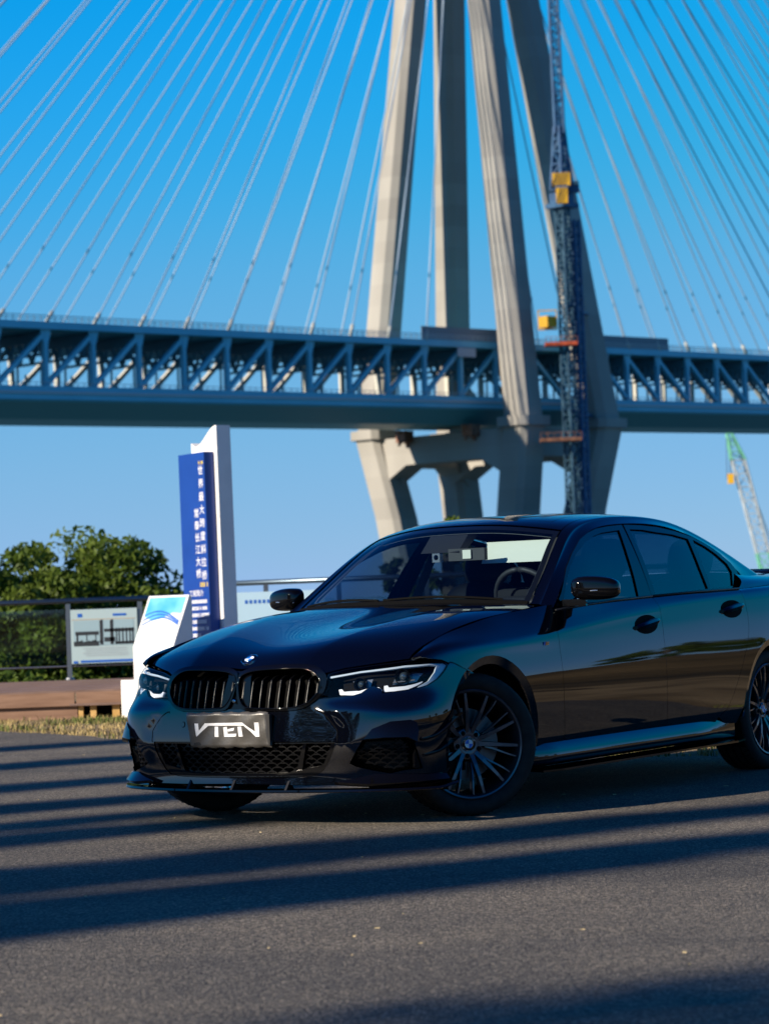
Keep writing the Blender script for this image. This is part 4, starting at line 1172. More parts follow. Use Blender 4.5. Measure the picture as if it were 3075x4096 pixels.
class Panel:
    """mesh of a trimmed piece of a spline surface, with rolled-in edges"""
    def __init__(s, S, outline, holes=(), step=.035, gap=.0028, depth=.022, off=0.0, smooth=False):
        ol = np.array(outline, float)
        if smooth: ol = catmull(ol)
        hs = [catmull(np.array(h, float)) if smooth else np.array(h, float) for h in holes]
        mu, mv = ol[:, 0].mean(), ol[:, 1].mean()
        h = 1e-3
        P0 = S(ol[:, 0], ol[:, 1])
        su = np.median(np.linalg.norm(S(ol[:, 0] + h, ol[:, 1]) - P0, axis=1)) / h
        sv = np.median(np.linalg.norm(S(ol[:, 0], ol[:, 1] + h) - P0, axis=1)) / h
        sc = np.array([su, sv])
        q = offset_poly(ol * sc, gap) if gap else ol * sc
        q = resample(q, step)
        hq = [resample(offset_poly(x * sc, -gap) if gap else x * sc, step) for x in hs]
        lo, hi = q.min(0), q.max(0)
        gx_, gy_ = np.meshgrid(np.arange(lo[0] + step * .5, hi[0], step), np.arange(lo[1] + step * .5, hi[1], step))
        g = np.stack([gx_.ravel(), gy_.ravel()], 1)
        keep = pip(g[:, 0], g[:, 1], q)
        for x in hq: keep &= ~pip(g[:, 0], g[:, 1], x)
        g = g[keep]
        allb = np.concatenate([q] + hq)
        if len(g):
            d = np.min(((g[:, None] - allb[None]) ** 2).sum(2), 1)
            g = g[d > (.45 * step) ** 2]
        V = [Vector((float(a), float(b))) for a, b in np.concatenate([q] + hq + [g])]
        E = []
        b0 = 0
        for lp in [q] + hq:
            E += [(b0 + i, b0 + (i + 1) % len(lp)) for i in range(len(lp))]; b0 += len(lp)
        vo, eo, fo, *_ = delaunay_2d_cdt(V, E, [], 0, 1e-7)
        vv = np.array([(p.x, p.y) for p in vo]); ff = np.array([f for f in fo if len(f) == 3])
        ce = vv[ff].mean(1)
        k = pip(ce[:, 0], ce[:, 1], q)
        for x in hq: k &= ~pip(ce[:, 0], ce[:, 1], x)
        ff = ff[k]
        uv = vv / sc
        P = S(uv[:, 0], uv[:, 1]); N = uvnormal(S, uv[:, 0], uv[:, 1])
        sg = 1.0 if np.sum(N * (P - CEN)) > 0 else -1.0
        N = N * sg
        P = P + N * off
        # face orientation
        fn = np.cross(P[ff[:, 1]] - P[ff[:, 0]], P[ff[:, 2]] - P[ff[:, 0]])
        fl = np.sum(fn * N[ff].mean(1), 1) < 0
        ff[fl] = ff[fl][:, ::-1]
        verts, norms, faces = [P], [N], [ff.tolist()]
        nv = len(P)
        if depth:
            for lp in [q] + hq:
                u_ = lp / sc
                T = S(u_[:, 0], u_[:, 1]); n_ = uvnormal(S, u_[:, 0], u_[:, 1]) * sg
                T = T + n_ * off
                B = T - n_ * depth
                m = len(lp)
                tang = np.roll(T, -1, 0) - np.roll(T, 1, 0)
                sn = np.cross(tang, n_); sn /= np.maximum(np.linalg.norm(sn, axis=1), 1e-9)[:, None]
                cen2 = T.mean(0)
                if np.sum(sn * (T - cen2)) < 0: sn = -sn
                if lp is not q: sn = -sn
                verts += [T, B]; norms += [sn * .9 + n_ * .3, sn]
                fs = []
                for i in range(m):
                    j = (i + 1) % m
                    fs.append([nv + i, nv + j, nv + m + j, nv + m + i])
                faces.append(fs); nv += 2 * m
        s.V = np.concatenate(verts); s.N = np.concatenate(norms)
        s.N /= np.maximum(np.linalg.norm(s.N, axis=1), 1e-9)[:, None]
        s.F = [f for fs in faces for f in fs]
    def build(s, name, mat, parent=CAR, mirror=False):
        V, N, F = s.V.copy(), s.N.copy(), s.F
        if mirror:
            V[:, 1] *= -1; N[:, 1] *= -1; F = [f[::-1] for f in F]
        me = bpy.data.meshes.new(name)
        me.from_pydata(V.tolist(), [], F)
        me.update()
        me.polygons.foreach_set('use_smooth', [True] * len(me.polygons))
        me.normals_split_custom_set_from_vertices(N.tolist())
        return link(name, me, mat, parent)
def both(name, S, outline, mat, parent=None, **kw):
    p = Panel(S, outline, **kw)
    pa = parent or (CAR, CAR)
    return p.build(name, mat, pa[0]), p.build(name, mat, pa[1], True)
def sym(half):
    """closed outline from a half running centre -> ... -> centre with u >= 0"""
    return list(half) + [(-u, v) for u, v in half[::-1] if abs(u) > 1e-6]
def pt(S, u, v, off=0.0):
    P = S(np.array([u]), np.array([v])); N = uvnormal(S, np.array([u]), np.array([v]))
    if np.sum(N * (P - CEN)) < 0: N = -N
    return Vector(P[0] + N[0] * off), Vector(N[0])

# ---------------------------------------------------------------- painted panels
hood = Panel(S_hood, sym([(0, .215)] + OUT['hood_front'] + OUT['hood_side'] + [(.985, 4.93), (.6, 4.97), (0, 4.97)]), step=.022).build('hood', m_paint)
side_bottom = lambda x0, x1, v: [(x, v) for x in np.linspace(x0, x1, 7)]
fen = both('fender', S_side, OUT['fender_top'] + OUT['gap_f'] + [(.66, .55), (.50, .40), (.43, .38)] + OUT['archS'][::-1][1:] + OUT['joint'][::-1] + OUT['head_edge'], m_paint, step=.024)
def v_of(uv): return uv[1]
fd = both('front_door', S_side, OUT['belt'][:4] + OUT['gap_m'][1:] + side_bottom(1.70, .76, .72) + OUT['gap_f'][::-1][:-1], m_paint, step=.026)
rd = both('rear_door', S_side, OUT['belt'][3:] + OUT['gap_r'][1:] + side_bottom(2.25, 1.80, .75) + OUT['gap_m'][::-1][:-1], m_paint, step=.026)
qp = both('quarter_panel', S_side, OUT['gap_r'][:1] + [(2.9, 8), (3.3, 8), (3.7, 8), (4.0, 8), (4.0, 5), (4.0, 1.2), (3.7, .5), (3.38, .5)] + OUT['archR'][::-1][1:-1] + [(2.50, .55), (2.36, .62)] + OUT['gap_r'][::-1][:-1], m_paint, step=.035)
# greenhouse
rect = lambda u0, u1, v0, v1, n=10: [(u, v0) for u in np.linspace(u0, u1, n)][:-1] + [(u1, v) for v in np.linspace(v0, v1, n)][:-1] + [(u, v1) for u in np.linspace(u1, u0, n)][:-1] + [(u0, v) for v in np.linspace(v1, v0, n)][:-1]
roof = Panel(S_gh, rect(2.0, 6.0, 2, 6), holes=[rect(2.32, 4.15, 2.42, 5.58)], step=.035).build('roof', m_paint)
Panel(S_gh, rect(2.32, 4.15, 2.42, 5.58), step=.04).build('sunroof', m_gloss, roof)
Panel(S_gh, rect(.015, 1.985, 2.04, 5.96), step=.04, gap=.002, depth=0, off=-.004).build('windscreen', m_wind)
Panel(S_gh, rect(.015, 1.985, 2.04, 5.96), holes=[[(u, v) for u, v in rect(.10, 1.84, 2.16, 5.84)]], step=.03, gap=0, depth=0, off=-.007).build('windscreen_border', m_plastic)
Panel(S_gh, rect(6.03, 7.97, 2.05, 5.95), step=.05, gap=.002, depth=.004, off=-.004).build('rear_window', m_tint)
both('pillar_rail', S_gh, rect(-.02, 8.0, 0.0, 1.99, 24), m_paint, step=.025)
QU = [[(-2.72, .805, 1.004), (-2.9, .802, 1.012), (-3.15, .79, 1.022), (-3.45, .772, 1.032), (-3.75, .73, 1.042), (-4.02, .68, 1.05)],
      [(-2.82, .775, 1.05), (-2.98, .765, 1.052), (-3.2, .742, 1.058), (-3.47, .70, 1.066), (-3.75, .65, 1.07), (-4.02, .60, 1.075)],
      [(-2.83, .715, 1.10), (-3.0, .69, 1.085), (-3.2, .645, 1.085), (-3.38, .59, 1.085), (-3.7, .54, 1.088), (-4.02, .48, 1.085)]]
S_q = Grid([0, 1, 2, 3, 4, 5], [0, 1, 2], QU)
both('rear_shoulder', S_q, rect(0, 5, 0, 2, 8), m_paint, step=.05, gap=0)
TK = [[(-3.36, .60, 1.086), (-3.7, .54, 1.088), (-4.03, .48, 1.085)], [(-3.41, .3, 1.106), (-3.72, .28, 1.106), (-4.06, .25, 1.10)], [(-3.43, 0, 1.112), (-3.73, 0, 1.112), (-4.07, 0, 1.105)]]
S_t = Grid([0, 1, 2], [0, 1, 2], TK, sym='v')
trunk = Panel(S_t, rect(0, 2, 0, 4, 8), step=.06).build('boot_lid', m_paint)
RB = [[(-3.98, .70, z), (-4.03, .45, z), (-4.06 - dx, 0, z)] for z, dx in ((.24, 0), (.45, .02), (.65, .02), (.82, .0), (1.05, 0), (1.10, .02))]
S_r = Grid([2, 1, 0][::-1], [0, 1, 2, 3, 4, 5], [[r[2], r[1], r[0]] for r in RB], sym='u')
Panel(S_r, rect(-2, 2, 0, 5, 10), step=.06).build('rear_bumper', m_paint)
sp = MB(); sp.loft([[(-3.98 - .05 * (1 - abs(t)), .62 * t, 1.075 + .02 * (1 - t * t)), (-4.10 - .03 * (1 - abs(t)), .60 * t, 1.112 + .012 * (1 - t * t)), (-4.10 - .03 * (1 - abs(t)), .60 * t, 1.104 + .012 * (1 - t * t)), (-3.98 - .05 * (1 - abs(t)), .62 * t, 1.065 + .02 * (1 - t * t))] for t in np.linspace(-1, 1, 13)]); sp.build('boot_spoiler', m_gloss, CAR, True, 40)
m_tail = material('tail_lamp_red', (.25, .005, .005), .1)
for sg in (1, -1):
    q = MB(); q.loft([[(-4.0 + .02 * t - .06 * (1 - t), sg * (.35 + .36 * t), z) for z in (.86, .99)] for t in np.linspace(0, 1, 6)], False, False); o = q.build('tail_lamp', m_tail, CAR)
# side windows, frames
for nm, ol, hl in (('front', OUT['dlo_f'] + OUT['dlo_mid'], [OUT['glass_f']]), ('rear', OUT['dlo_r'] + OUT['dlo_mid'], [OUT['glass_r'], OUT['glass_q']])):
    dr = fd if nm == 'front' else rd
    fr_ = both('window_frame', S_win, ol, m_gloss, dr, holes=hl, step=.03, gap=.002, depth=.02)
    for h in hl:
        both('window', S_win, h, m_tint, dr, step=.05, gap=-.002, depth=0, off=-.008)
# rolled belt strip
for k, dr in ((0, fd), (3, rd)):
    for i, sg in ((0, 1), (1, -1)):
        ps = []
        for (u, v) in (OUT['belt'][0:4] if k == 0 else OUT['belt'][3:]):
            p, n = pt(S_side, u, v, .003); ps.append((p.x, p.y * sg, p.z + .002))
        MB().tube(ps, .0055, 6).build('belt_strip', m_plastic, dr[i], True)

# ---------------------------------------------------------------- front bumper
lg = OUT['low_grille']
low_half = [(0, 2.36)] + [(1.2, 2.36), (2.2, 2.34)] + lg + [(.8, .74), (0, .73)]
low_poly = sym(low_half)
intake = OUT['intake']
intake_m = [(-u, v) for u, v in intake][::-1]
hd = OUT['head']
half = [(0, .42), (1.6, .36), (3.2, .34), (5.2, .36), (6.25, .44)] + OUT['archF'][::-1][1:] + OUT['jointF'][::-1] + hd[6:20] + OUT['kid_out'][8:16] + [(0, 4.1)]
bumper = Panel(S_front, sym(half), holes=[low_poly, intake, intake_m], step=.024, depth=.03).build('front_bumper', m_paint)
Panel(S_front, sym([(0, 3.9), (.42, 3.95), (.36, 5.0), (.30, 6.2), (.34, 6.85), (0, 6.78)]), step=.03, off=-.006).build('nose_strip', m_gloss, bumper)
# bumper insert seam, tow cover, sensors
def seam(name, S, pts_, r, mat, parent, sgs=(1, -1), closed=False, off=.0):
    for sg in sgs:
        ps = []
        for u, v in pts_:
            p, n = pt(S, u, v, off); ps.append((p.x, p.y * sg, p.z))
        MB().tube(ps, r, 6).build(name, mat, parent, True)
ins = [tuple(x) for x in catmull(np.array(OUT['insert']), 4)[:-4]]
seam('seam', S_front, ins, .0022, m_void, bumper)
circ = lambda S, u, v, r: [tuple(np.array([u, v]) + np.array([math.cos(a) * r / np.linalg.norm(S(u + .001, v) - S(u, v)) * .001, math.sin(a) * r / np.linalg.norm(S(u, v + .001) - S(u, v)) * .001])) for a in np.linspace(0, 2 * math.pi, 25)]
seam('tow_cover_seam', S_front, circ(S_front, *OUT['tow'][0], .036), .0018, m_void, bumper, (1,))
for (u, v) in OUT['sensor']:
    for sg in (1, -1):
        p = Panel(S_front, circ(S_front, u * sg, v, .011)[:-1], step=.01, gap=0, depth=.004, off=.003); p.build('parking_sensor', m_paint, bumper)
        seam('sensor_seam', S_front, circ(S_front, u * sg, v, .013), .0012, m_void, bumper, (1,))
# brow over the intake
def tilted(S, v_top, v_bot, o_top, o_bot):
    """surface leaning out towards its lower edge"""
    def f(u, v):
        u, v = np.atleast_1d(np.asarray(u, float)), np.atleast_1d(np.asarray(v, float))
        P = S(u, v); N = uvnormal(S, u, v)
        N = N * np.where(np.sum(N * (P - CEN), 1) > 0, 1, -1)[:, None]
        t = np.clip((v_top - v) / (v_top - v_bot), -.2, 1.2)
        return P + N * (o_top + (o_bot - o_top) * t)[:, None]
    return f
_bv = [v for u, v in OUT['intake_brow']]
both('intake_brow', tilted(S_front, max(_bv), min(_bv), .002, .034), OUT['intake_brow'], m_gloss, (bumper, bumper), step=.03, depth=.03, gap=0)
# meshes
def hexmesh(poly, cw, ch, t, off, depth, name, S=S_front):
    """elongated honeycomb bars clipped to a uv polygon on the surface"""
    poly = np.array(poly, float)
    mu, mv = poly.mean(0)
    su = np.linalg.norm(S(mu + .01, mv) - S(mu, mv)) / .01; sv = np.linalg.norm(S(mu, mv + .01) - S(mu, mv)) / .01
    du, dv = cw / su, ch / sv
    q = MB()
    u0, u1, v0, v1 = poly[:, 0].min(), poly[:, 0].max(), poly[:, 1].min(), poly[:, 1].max()
    segs = []
    for r_ in range(int((v1 - v0) / (dv / 2)) + 3):
        for c_ in range(int((u1 - u0) / du) + 3):
            u = u0 + (c_ + (r_ % 2) * .5) * du - du; v = v0 + r_ * dv / 2 - dv / 2
            a, b = du * .29, du * .5
            L0, L1, R0, R1 = (u - a, v + dv * .25), (u + a, v + dv * .25), (u + b * 1.0, v), (u + a, v - dv * .25)
            segs += [(L0, L1)]
            # short slanted links to the neighbours half a cell up and down
            segs += [((u + a, v + dv * .25), (u + du * .5 - (du * .5 - a) * .0 - 0, v)), ((u + a, v - dv * .25), (u + du * .5, v)), ((u - a, v + dv * .25), (u - du * .5, v)), ((u - a, v - dv * .25), (u - du * .5, v))]
    S_ = np.array(segs)
    mid = S_.mean(1)
    k = pip(mid[:, 0], mid[:, 1], poly)
    S_ = S_[k]
    A, B = S(S_[:, 0, 0], S_[:, 0, 1]), S(S_[:, 1, 0], S_[:, 1, 1])
    NA = uvnormal(S, S_[:, 0, 0], S_[:, 0, 1])
    sg = np.where(np.sum(NA * (A - CEN), 1) > 0, 1, -1)[:, None]
    NA = NA * sg
    for a, b, n in zip(A + NA * off, B + NA * off, NA):
        d = b - a; l = np.linalg.norm(d)
        if l < 1e-6: continue
        d /= l; w = np.cross(d, n) * t
        e = n * depth
        q.hexa([a - w - e, a + w - e, b + w - e, b - w - e, a - w, a + w, b + w, b - w])
    return q
gmat = m_gloss
hexmesh(low_poly, .064, .038, .0022, -.022, .02, 'g').build('lower_grille_mesh', m_mesh, bumper)
Panel(S_front, low_poly, step=.05, gap=0, depth=0, off=-.085).build('lower_grille_back', m_void, bumper)
lip_in = sym([(0, .95), (.8, .95), (1.3, .98), (2.2, 1.32), (2.4, 2.0), (2.45, 2.28), (0, 2.28)])
Panel(S_front, low_poly, holes=[lip_in], step=.03, gap=0, off=-.004, depth=.03).build('lower_grille_frame', m_gloss, bumper)
both('grille_bar', S_front, OUT['low_bar'], m_gloss, (bumper, bumper), step=.03, off=-.008, depth=.03, gap=0)
for sg, ol in ((1, OUT['intake_mesh']), (-1, [(-u, v) for u, v in OUT['intake_mesh']])):
    hexmesh(ol, .062, .038, .003, -.035, .02, 'g').build('intake_mesh', m_mesh, bumper)
    # scale-like blanking tiles behind the mesh
    Panel(S_front, ol, step=.05, gap=0, depth=0, off=-.05).build('intake_back', m_mesh, bumper)
    Panel(S_front, intake if sg > 0 else intake_m, step=.05, gap=0, depth=0, off=-.075).build('intake_cavity', m_void, bumper)
both('intake_blade', S_front, [(4.85, 2.2), (5.18, 1.6), (5.22, 1.02), (4.78, 1.02), (4.8, 1.7)], m_gloss, (bumper, bumper), step=.03, off=-.012, depth=.03, gap=0)
# corner winglets
for key in ('fin1', 'fin2'):
    for sg in (1, -1):
        rings = []
        pp = catmull(np.array(OUT[key]), 4)[:-4]
        for i, (u, v) in enumerate(pp):
            t = i / (len(pp) - 1)
            p, n = pt(S_front, u, v)
            d = .006 + .034 * t
            tip = p + n * d + Vector((0, 0, .012 * t))
            r4 = [p + Vector((0, 0, .006)), tip + Vector((0, 0, .004)), tip - Vector((0, 0, .004)), p - Vector((0, 0, .006))]
            rings.append([(a.x, a.y * sg, a.z) for a in r4])
        MB().loft(rings).build('winglet', m_gloss, bumper)
# splitter lip in three pieces plus support vanes
def lip_ring(u, zt, ext):
    p, n = pt(S_front, u, .30)
    n = Vector((n.x, n.y, 0)).normalized()
    o, i = p + n * ext, p - n * .075
    c = o - n * .004
    return [(i.x, i.y, zt), (c.x, c.y, zt), (o.x, o.y, zt - .009), (c.x, c.y, zt - .013), (i.x, i.y, zt - .016)]
def lip_z(u): 
    a = abs(u)
    return .172 + (.020 * max(0, (a - 5.6) / .9) if a > 5.6 else 0)
for a, b in ((-1.62, 1.62), (1.66, 6.45), (-6.45, -1.66)):
    MB().loft([lip_ring(u, lip_z(u), .034 + (.022 * max(0, (abs(u) - 3.4) / 3) if abs(u) > 3.4 else 0)) for u in np.linspace(a, b, 22)]).build('splitter_lip', m_gloss, bumper, True, 30)
for y in (-.274, -.004, .29):
    p, n = pt(S_front, y / .21, .3)
    q = MB(); q.hexa([(p.x - .03, y - .006, .17), (p.x + .03, y - .006, .17), (p.x + .03, y + .006, .17), (p.x - .03, y + .006, .17), (p.x - .02, y - .006, .215), (p.x - .004, y - .006, .215), (p.x - .004, y + .006, .215), (p.x - .02, y + .006, .215)]); q.build('lip_vane', m_plastic, bumper)
both('corner_plate', tilted(S_front, .9, .42, .002, .040), [(2.55, .50), (3.6, .88), (5.0, .78), (6.1, .74), (6.15, .52), (4.6, .46), (3.4, .40)], m_gloss, (bumper, bumper), step=.03, depth=.02, gap=0)   # pointed plate above the lip

# ---------------------------------------------------------------- kidney grilles
ko, ki = np.array(OUT['kid_out']), np.array(OUT['kid_in'])
ki = (ki - ki.mean(0)) * [1.055, 1.045] + ki.mean(0) + [.012, 0]
for sg in (1, -1):
    f = np.array([sg, 1])
    kg = Panel(S_front, (ko * f)[::sg], holes=[(ki * f)[::sg]], step=.018, gap=.001, depth=.014, off=.008, smooth=True).build('kidney_grille', m_gloss)
    ks_ = catmull(ki, 4) * f
    MB().tube([tuple(pt(S_front, a, b, .009)[0]) for a, b in list(ks_) + [ks_[0]]], .0032, 6).build('opening_edge', m_gloss, kg, True)
    Panel(S_front, ((ki - ki.mean(0)) * .97 + ki.mean(0)) * f, step=.05, gap=0, depth=0, off=-.075).build('grille_back', m_void, kg)
    u0, u1 = ki[:, 0].min(), ki[:, 0].max()
    kis = catmull(ki, 4)
    for i in range(9):
        u = u0 + (u1 - u0) * (i + .42) / 8.8
        # vertical extent of the opening at this u
        vv_ = []
        for j in range(len(kis)):
            a, b = kis[j], kis[(j + 1) % len(kis)]
            if (a[0] - u) * (b[0] - u) < 0: vv_.append(a[1] + (b[1] - a[1]) * (u - a[0]) / (b[0] - a[0]))
        if len(vv_) < 2: continue
        va, vb = min(vv_) - .1, max(vv_) + .1
        rings = []
        for t in (0, .2, .4, .55, .62, .66, .69, .72, .76, .85, 1):
            v = va + (vb - va) * t
            rec = .0 - (.004 if t < .68 else .050 * (t - .68) / .32)
            p, n = pt(S_front, u * sg, v, rec)
            lat = Vector((0, 1, 0))
            fr = p; bk = p - n * .04
            rings.append([fr - lat * .0055 - n * .003, fr - lat * .0035, fr + lat * .0035, fr + lat * .0055 - n * .003, bk + lat * .007, bk - lat * .007])
        MB().loft(rings).build('slat', m_slat, kg, True, 70)
p, n = pt(S_front, 0, 4.62, .004)
cm = empty('grille_camera', p, 0, bumper)
q = MB().lathe([(0, .012), (.006, .011), (.0095, .008), (.011, 0), (.011, -.01)], 20, 'x'); q.build('housing', m_chrome, cm, True)
MB().lathe([(0, .014), (.004, .0135), (.006, .011)], 16, 'x').build('lens', m_lensball, cm, True)

# ---------------------------------------------------------------- headlights
for sg in (1, -1):
    f = np.array([sg, 1])
    o_ = lambda k: (np.array(OUT[k]) * f)[::sg]
    hl = Panel(S_front, o_('head'), step=.03, gap=.0005, depth=.07, off=-.002)
    hb = Panel(S_front, o_('head'), step=.04, gap=0, depth=0, off=-.068).build('headlight', m_void)
    rim_ = Panel(S_front, o_('head'), holes=[((np.array(OUT['head']) - np.mean(OUT['head'], 0)) * [.985, .95] + np.mean(OUT['head'], 0))[:: sg] * f], step=.03, gap=0, depth=.065, off=-.004).build('housing_wall', m_gloss, hb)
    Panel(S_front, o_('head'), step=.03, gap=.0005, depth=0, off=-.001).build('lens', m_lens, hb)
    Panel(S_front, o_('strip'), step=.02, gap=0, depth=.01, off=-.012).build('upper_strip', m_guide, hb)
    for k in ('drl1', 'drl2'):
        Panel(S_front, o_(k), step=.02, gap=0, depth=.012, off=-.016).build('daytime_light', m_drl, hb)
    for k in ('refl1', 'refl2'):
        Panel(S_front, o_(k), step=.02, gap=0, depth=.008, off=-.050).build('reflector', m_refl, hb)
    for i, (u, v) in enumerate(OUT['proj']):
        p, n = pt(S_front, u * sg, v, -.046)
        fw = Vector((.96, .28 * sg, 0)).normalized()
        M = fw.to_track_quat('Z', 'Y').to_matrix().to_4x4(); M.translation = p
        sc_ = .8 if i else .65
        a = MB().lathe([(.0, .032 * sc_), (.012 * sc_, .030 * sc_), (.022 * sc_, .022 * sc_), (.027 * sc_, .008 * sc_)], 24, 'z').build('projector', m_lensball, hb, True); a.matrix_local = M
        a = MB().lathe([(.028 * sc_, .008), (.036 * sc_, .012), (.044 * sc_, .030), (.046 * sc_, .030), (.040 * sc_, -.02)], 24, 'z').build('projector_bezel', m_gloss, hb, True, 40); a.matrix_local = M
        # chrome shelf under the projector
        q = MB()
        pa, na = pt(S_front, (u - .42) * sg, v - .42, -.05); pb, nb = pt(S_front, (u + .42) * sg, v - .34, -.05)
        q.bar(pa, pb, .03, .006); q.build('reflector_shelf', m_chrome, hb)

# ---------------------------------------------------------------- wheel arches
def arch(cx, cz, r0, r1, a0, a1, front, sg):
    rings = []
    for a in np.radians(np.linspace(a0, a1, 49)):
        c, s_ = math.cos(a), math.sin(a)
        def surf_y(r):
            x, z = cx + r * c, cz + r * s_
            # y on the shell by bisection along v
            S = S_front if (front and x > .20) else S_side
            if S is S_side:
                vs_ = np.linspace(0, 8, 81); P = S_side(np.full(81, -x), vs_)
                return float(np.interp(z, P[:, 2], P[:, 1]))
            vs_ = np.linspace(0, 8, 41); best = []
            for v in vs_[::2]:
                us = np.linspace(5, 8.6, 30); P = S_front(us, np.full(30, v)); best.append((P[0, 2], np.interp(-x, -P[:, 0], P[:, 1])))
            b = np.array(best); return float(np.interp(z, b[:, 0], b[:, 1]))
        y0 = surf_y(r0)
        e = .010
        rings.append([(cx + (r0 + .002) * c, sg * (y0 - .001), cz + (r0 + .002) * s_), (cx + r1 * c, sg * (y0 - .011), cz + r1 * s_), (cx + (r1 - .004) * c, sg * (y0 - .016), cz + (r1 - .004) * s_), (cx + (r1 - .002) * c, sg * (y0 - .06), cz + (r1 - .002) * s_)])
    return MB().loft(rings, False, False)
for sg in (1, -1):
    arch(-.03, .337, .40, .362, -22, 194, True, sg).build('arch_trim', m_paint, fen[0 if sg > 0 else 1], True, 30)
    arch(-2.955, .337, .395, .358, -4, 186, False, sg).build('arch_trim', m_paint, qp[0 if sg > 0 else 1], True, 30)
    for cx in (-.02, -2.955):
        q = MB(); q.loft([[(cx + .385 * math.cos(a), sg * y, .337 + .385 * math.sin(a)) for y in (.42, .86)] for a in np.radians(np.linspace(-30, 210, 33))], False, False)
        q.add([(cx + .385 * math.cos(a), sg * .42, .337 + .385 * math.sin(a)) for a in np.radians(np.linspace(-30, 210, 33))], [tuple(range(33))])
        q.build('wheel_arch_liner', m_void, CAR, True)

# ---------------------------------------------------------------- side skirts
for sg in (1, -1):
    prof = [(.872, .306), (.880, .296), (.898, .272), (.910, .240), (.906, .214), (.885, .196), (.86, .190), (.80, .188)]
    rings = []
    for x in np.linspace(-.40, -2.50, 22):
        dz = .018 * (-x - .4) / 2.1
        t = min(1, (-x - .40) / .10 + .25, (2.50 + x) / .45 + .05)
        rings.append([(x, sg * (.86 + (y - .86) * t), z + dz) for y, z in prof])
    MB().loft(rings, False, False).build('side_skirt', m_paint, CAR, True, 60)
    rings = []
    for x in np.linspace(-.42, -2.52, 16):
        dz = .019 * (-x - .42) / 2.1; w = .945 - (.03 if x > -.55 or x < -2.4 else 0)
        rings.append([(x, sg * .84, .186 + dz), (x, sg * w, .176 + dz), (x, sg * w, .166 + dz), (x, sg * .84, .170 + dz)])
    MB().loft(rings).build('skirt_blade', m_gloss, CAR)

# ---------------------------------------------------------------- door handles, badge, mirrors
for i, (u, v) in enumerate(OUT['handles']):
    dr = fd if i == 0 else rd
    for k, sg in ((0, 1), (1, -1)):
        p, n = pt(S_side, u, v)
        cup = Panel(S_side, [(u + (a - u) * 2.4, b) for a, b in circ(S_side, u, v, .05)[:-1]], step=.02, gap=0, depth=0, off=.0012).build('handle_cup', m_void, dr[k], sg < 0)
        rings = []
        for t in np.linspace(-1, 1, 15):
            du_ = .118 * t; w = .019 * (1 - .45 * t * t) + .002
            zc = .010 * (-t) * .9
            pp, nn = pt(S_side, u - du_ + .0, v)
            b = pp + nn * (.010 + .022 * (1 - t ** 4)); b.z += -.010 * t
            rings.append([(b.x, sg * (b.y + .004), b.z + w * .6), (b.x, sg * (b.y + .010), b.z), (b.x, sg * b.y, b.z - w), (b.x, sg * (b.y - .012), b.z - w * .8), (b.x, sg * (b.y - .012), b.z + w * .7)])
        MB().loft(rings).build('door_handle', m_paint, dr[k], True, 50)
u, v = OUT['badge'][0]
for k, sg in ((0, 1), (1, -1)):
    p, n = pt(S_side, u, v, .002)
    bd_ = empty('fender_badge', (p.x, p.y * sg, p.z), 0, fen[k])
    def bq(x0, x1, z0, z1, mat, nm, sh=.004):
        q = MB(); q.hexa([(-x1 - 0, -.002 * sg, z0), (-x0, -.002 * sg, z0), (-x0, .002 * sg, z0), (-x1, .002 * sg, z0), (-x1 - sh, -.002 * sg, z1), (-x0 - sh, -.002 * sg, z1), (-x0 - sh, .003 * sg, z1), (-x1 - sh, .003 * sg, z1)]); q.build(nm, mat, bd_)
    bq(-.022, -.016, -.008, .008, material('badge_blue_%d' % k, (.05, .25, .6), .3), 'stripe')
    bq(-.0155, -.010, -.008, .008, material('badge_navy_%d' % k, (.02, .05, .3), .3), 'stripe')
    bq(-.0095, -.004, -.008, .008, material('badge_red_%d' % k, (.5, .01, .02), .3), 'stripe')
    bq(-.003, .003, -.008, .008, m_chrome, 'letter_m'); bq(.005, .009, -.008, .008, m_chrome, 'letter_m'); bq(.011, .017, -.008, .008, m_chrome, 'letter_m'); bq(.018, .022, -.008, .008, m_chrome, 'letter_m')
def superell(c, ex, ey, ez, rx, ry, rz, e=.55, n=24, m=16):
    q = MB(); rings = []
    sp_ = lambda w, k: math.copysign(abs(w) ** k, w)
    for i in range(m + 1):
        b = -math.pi / 2 + math.pi * i / m
        rings.append([tuple(Vector(c) + ex * (rx * sp_(math.cos(b), e) * sp_(math.cos(a), e)) + ey * (ry * sp_(math.cos(b), e) * sp_(math.sin(a), e)) + ez * (rz * sp_(math.sin(b), e))) for a in np.linspace(0, 2 * math.pi, n, endpoint=False)])
    return q.loft(rings)
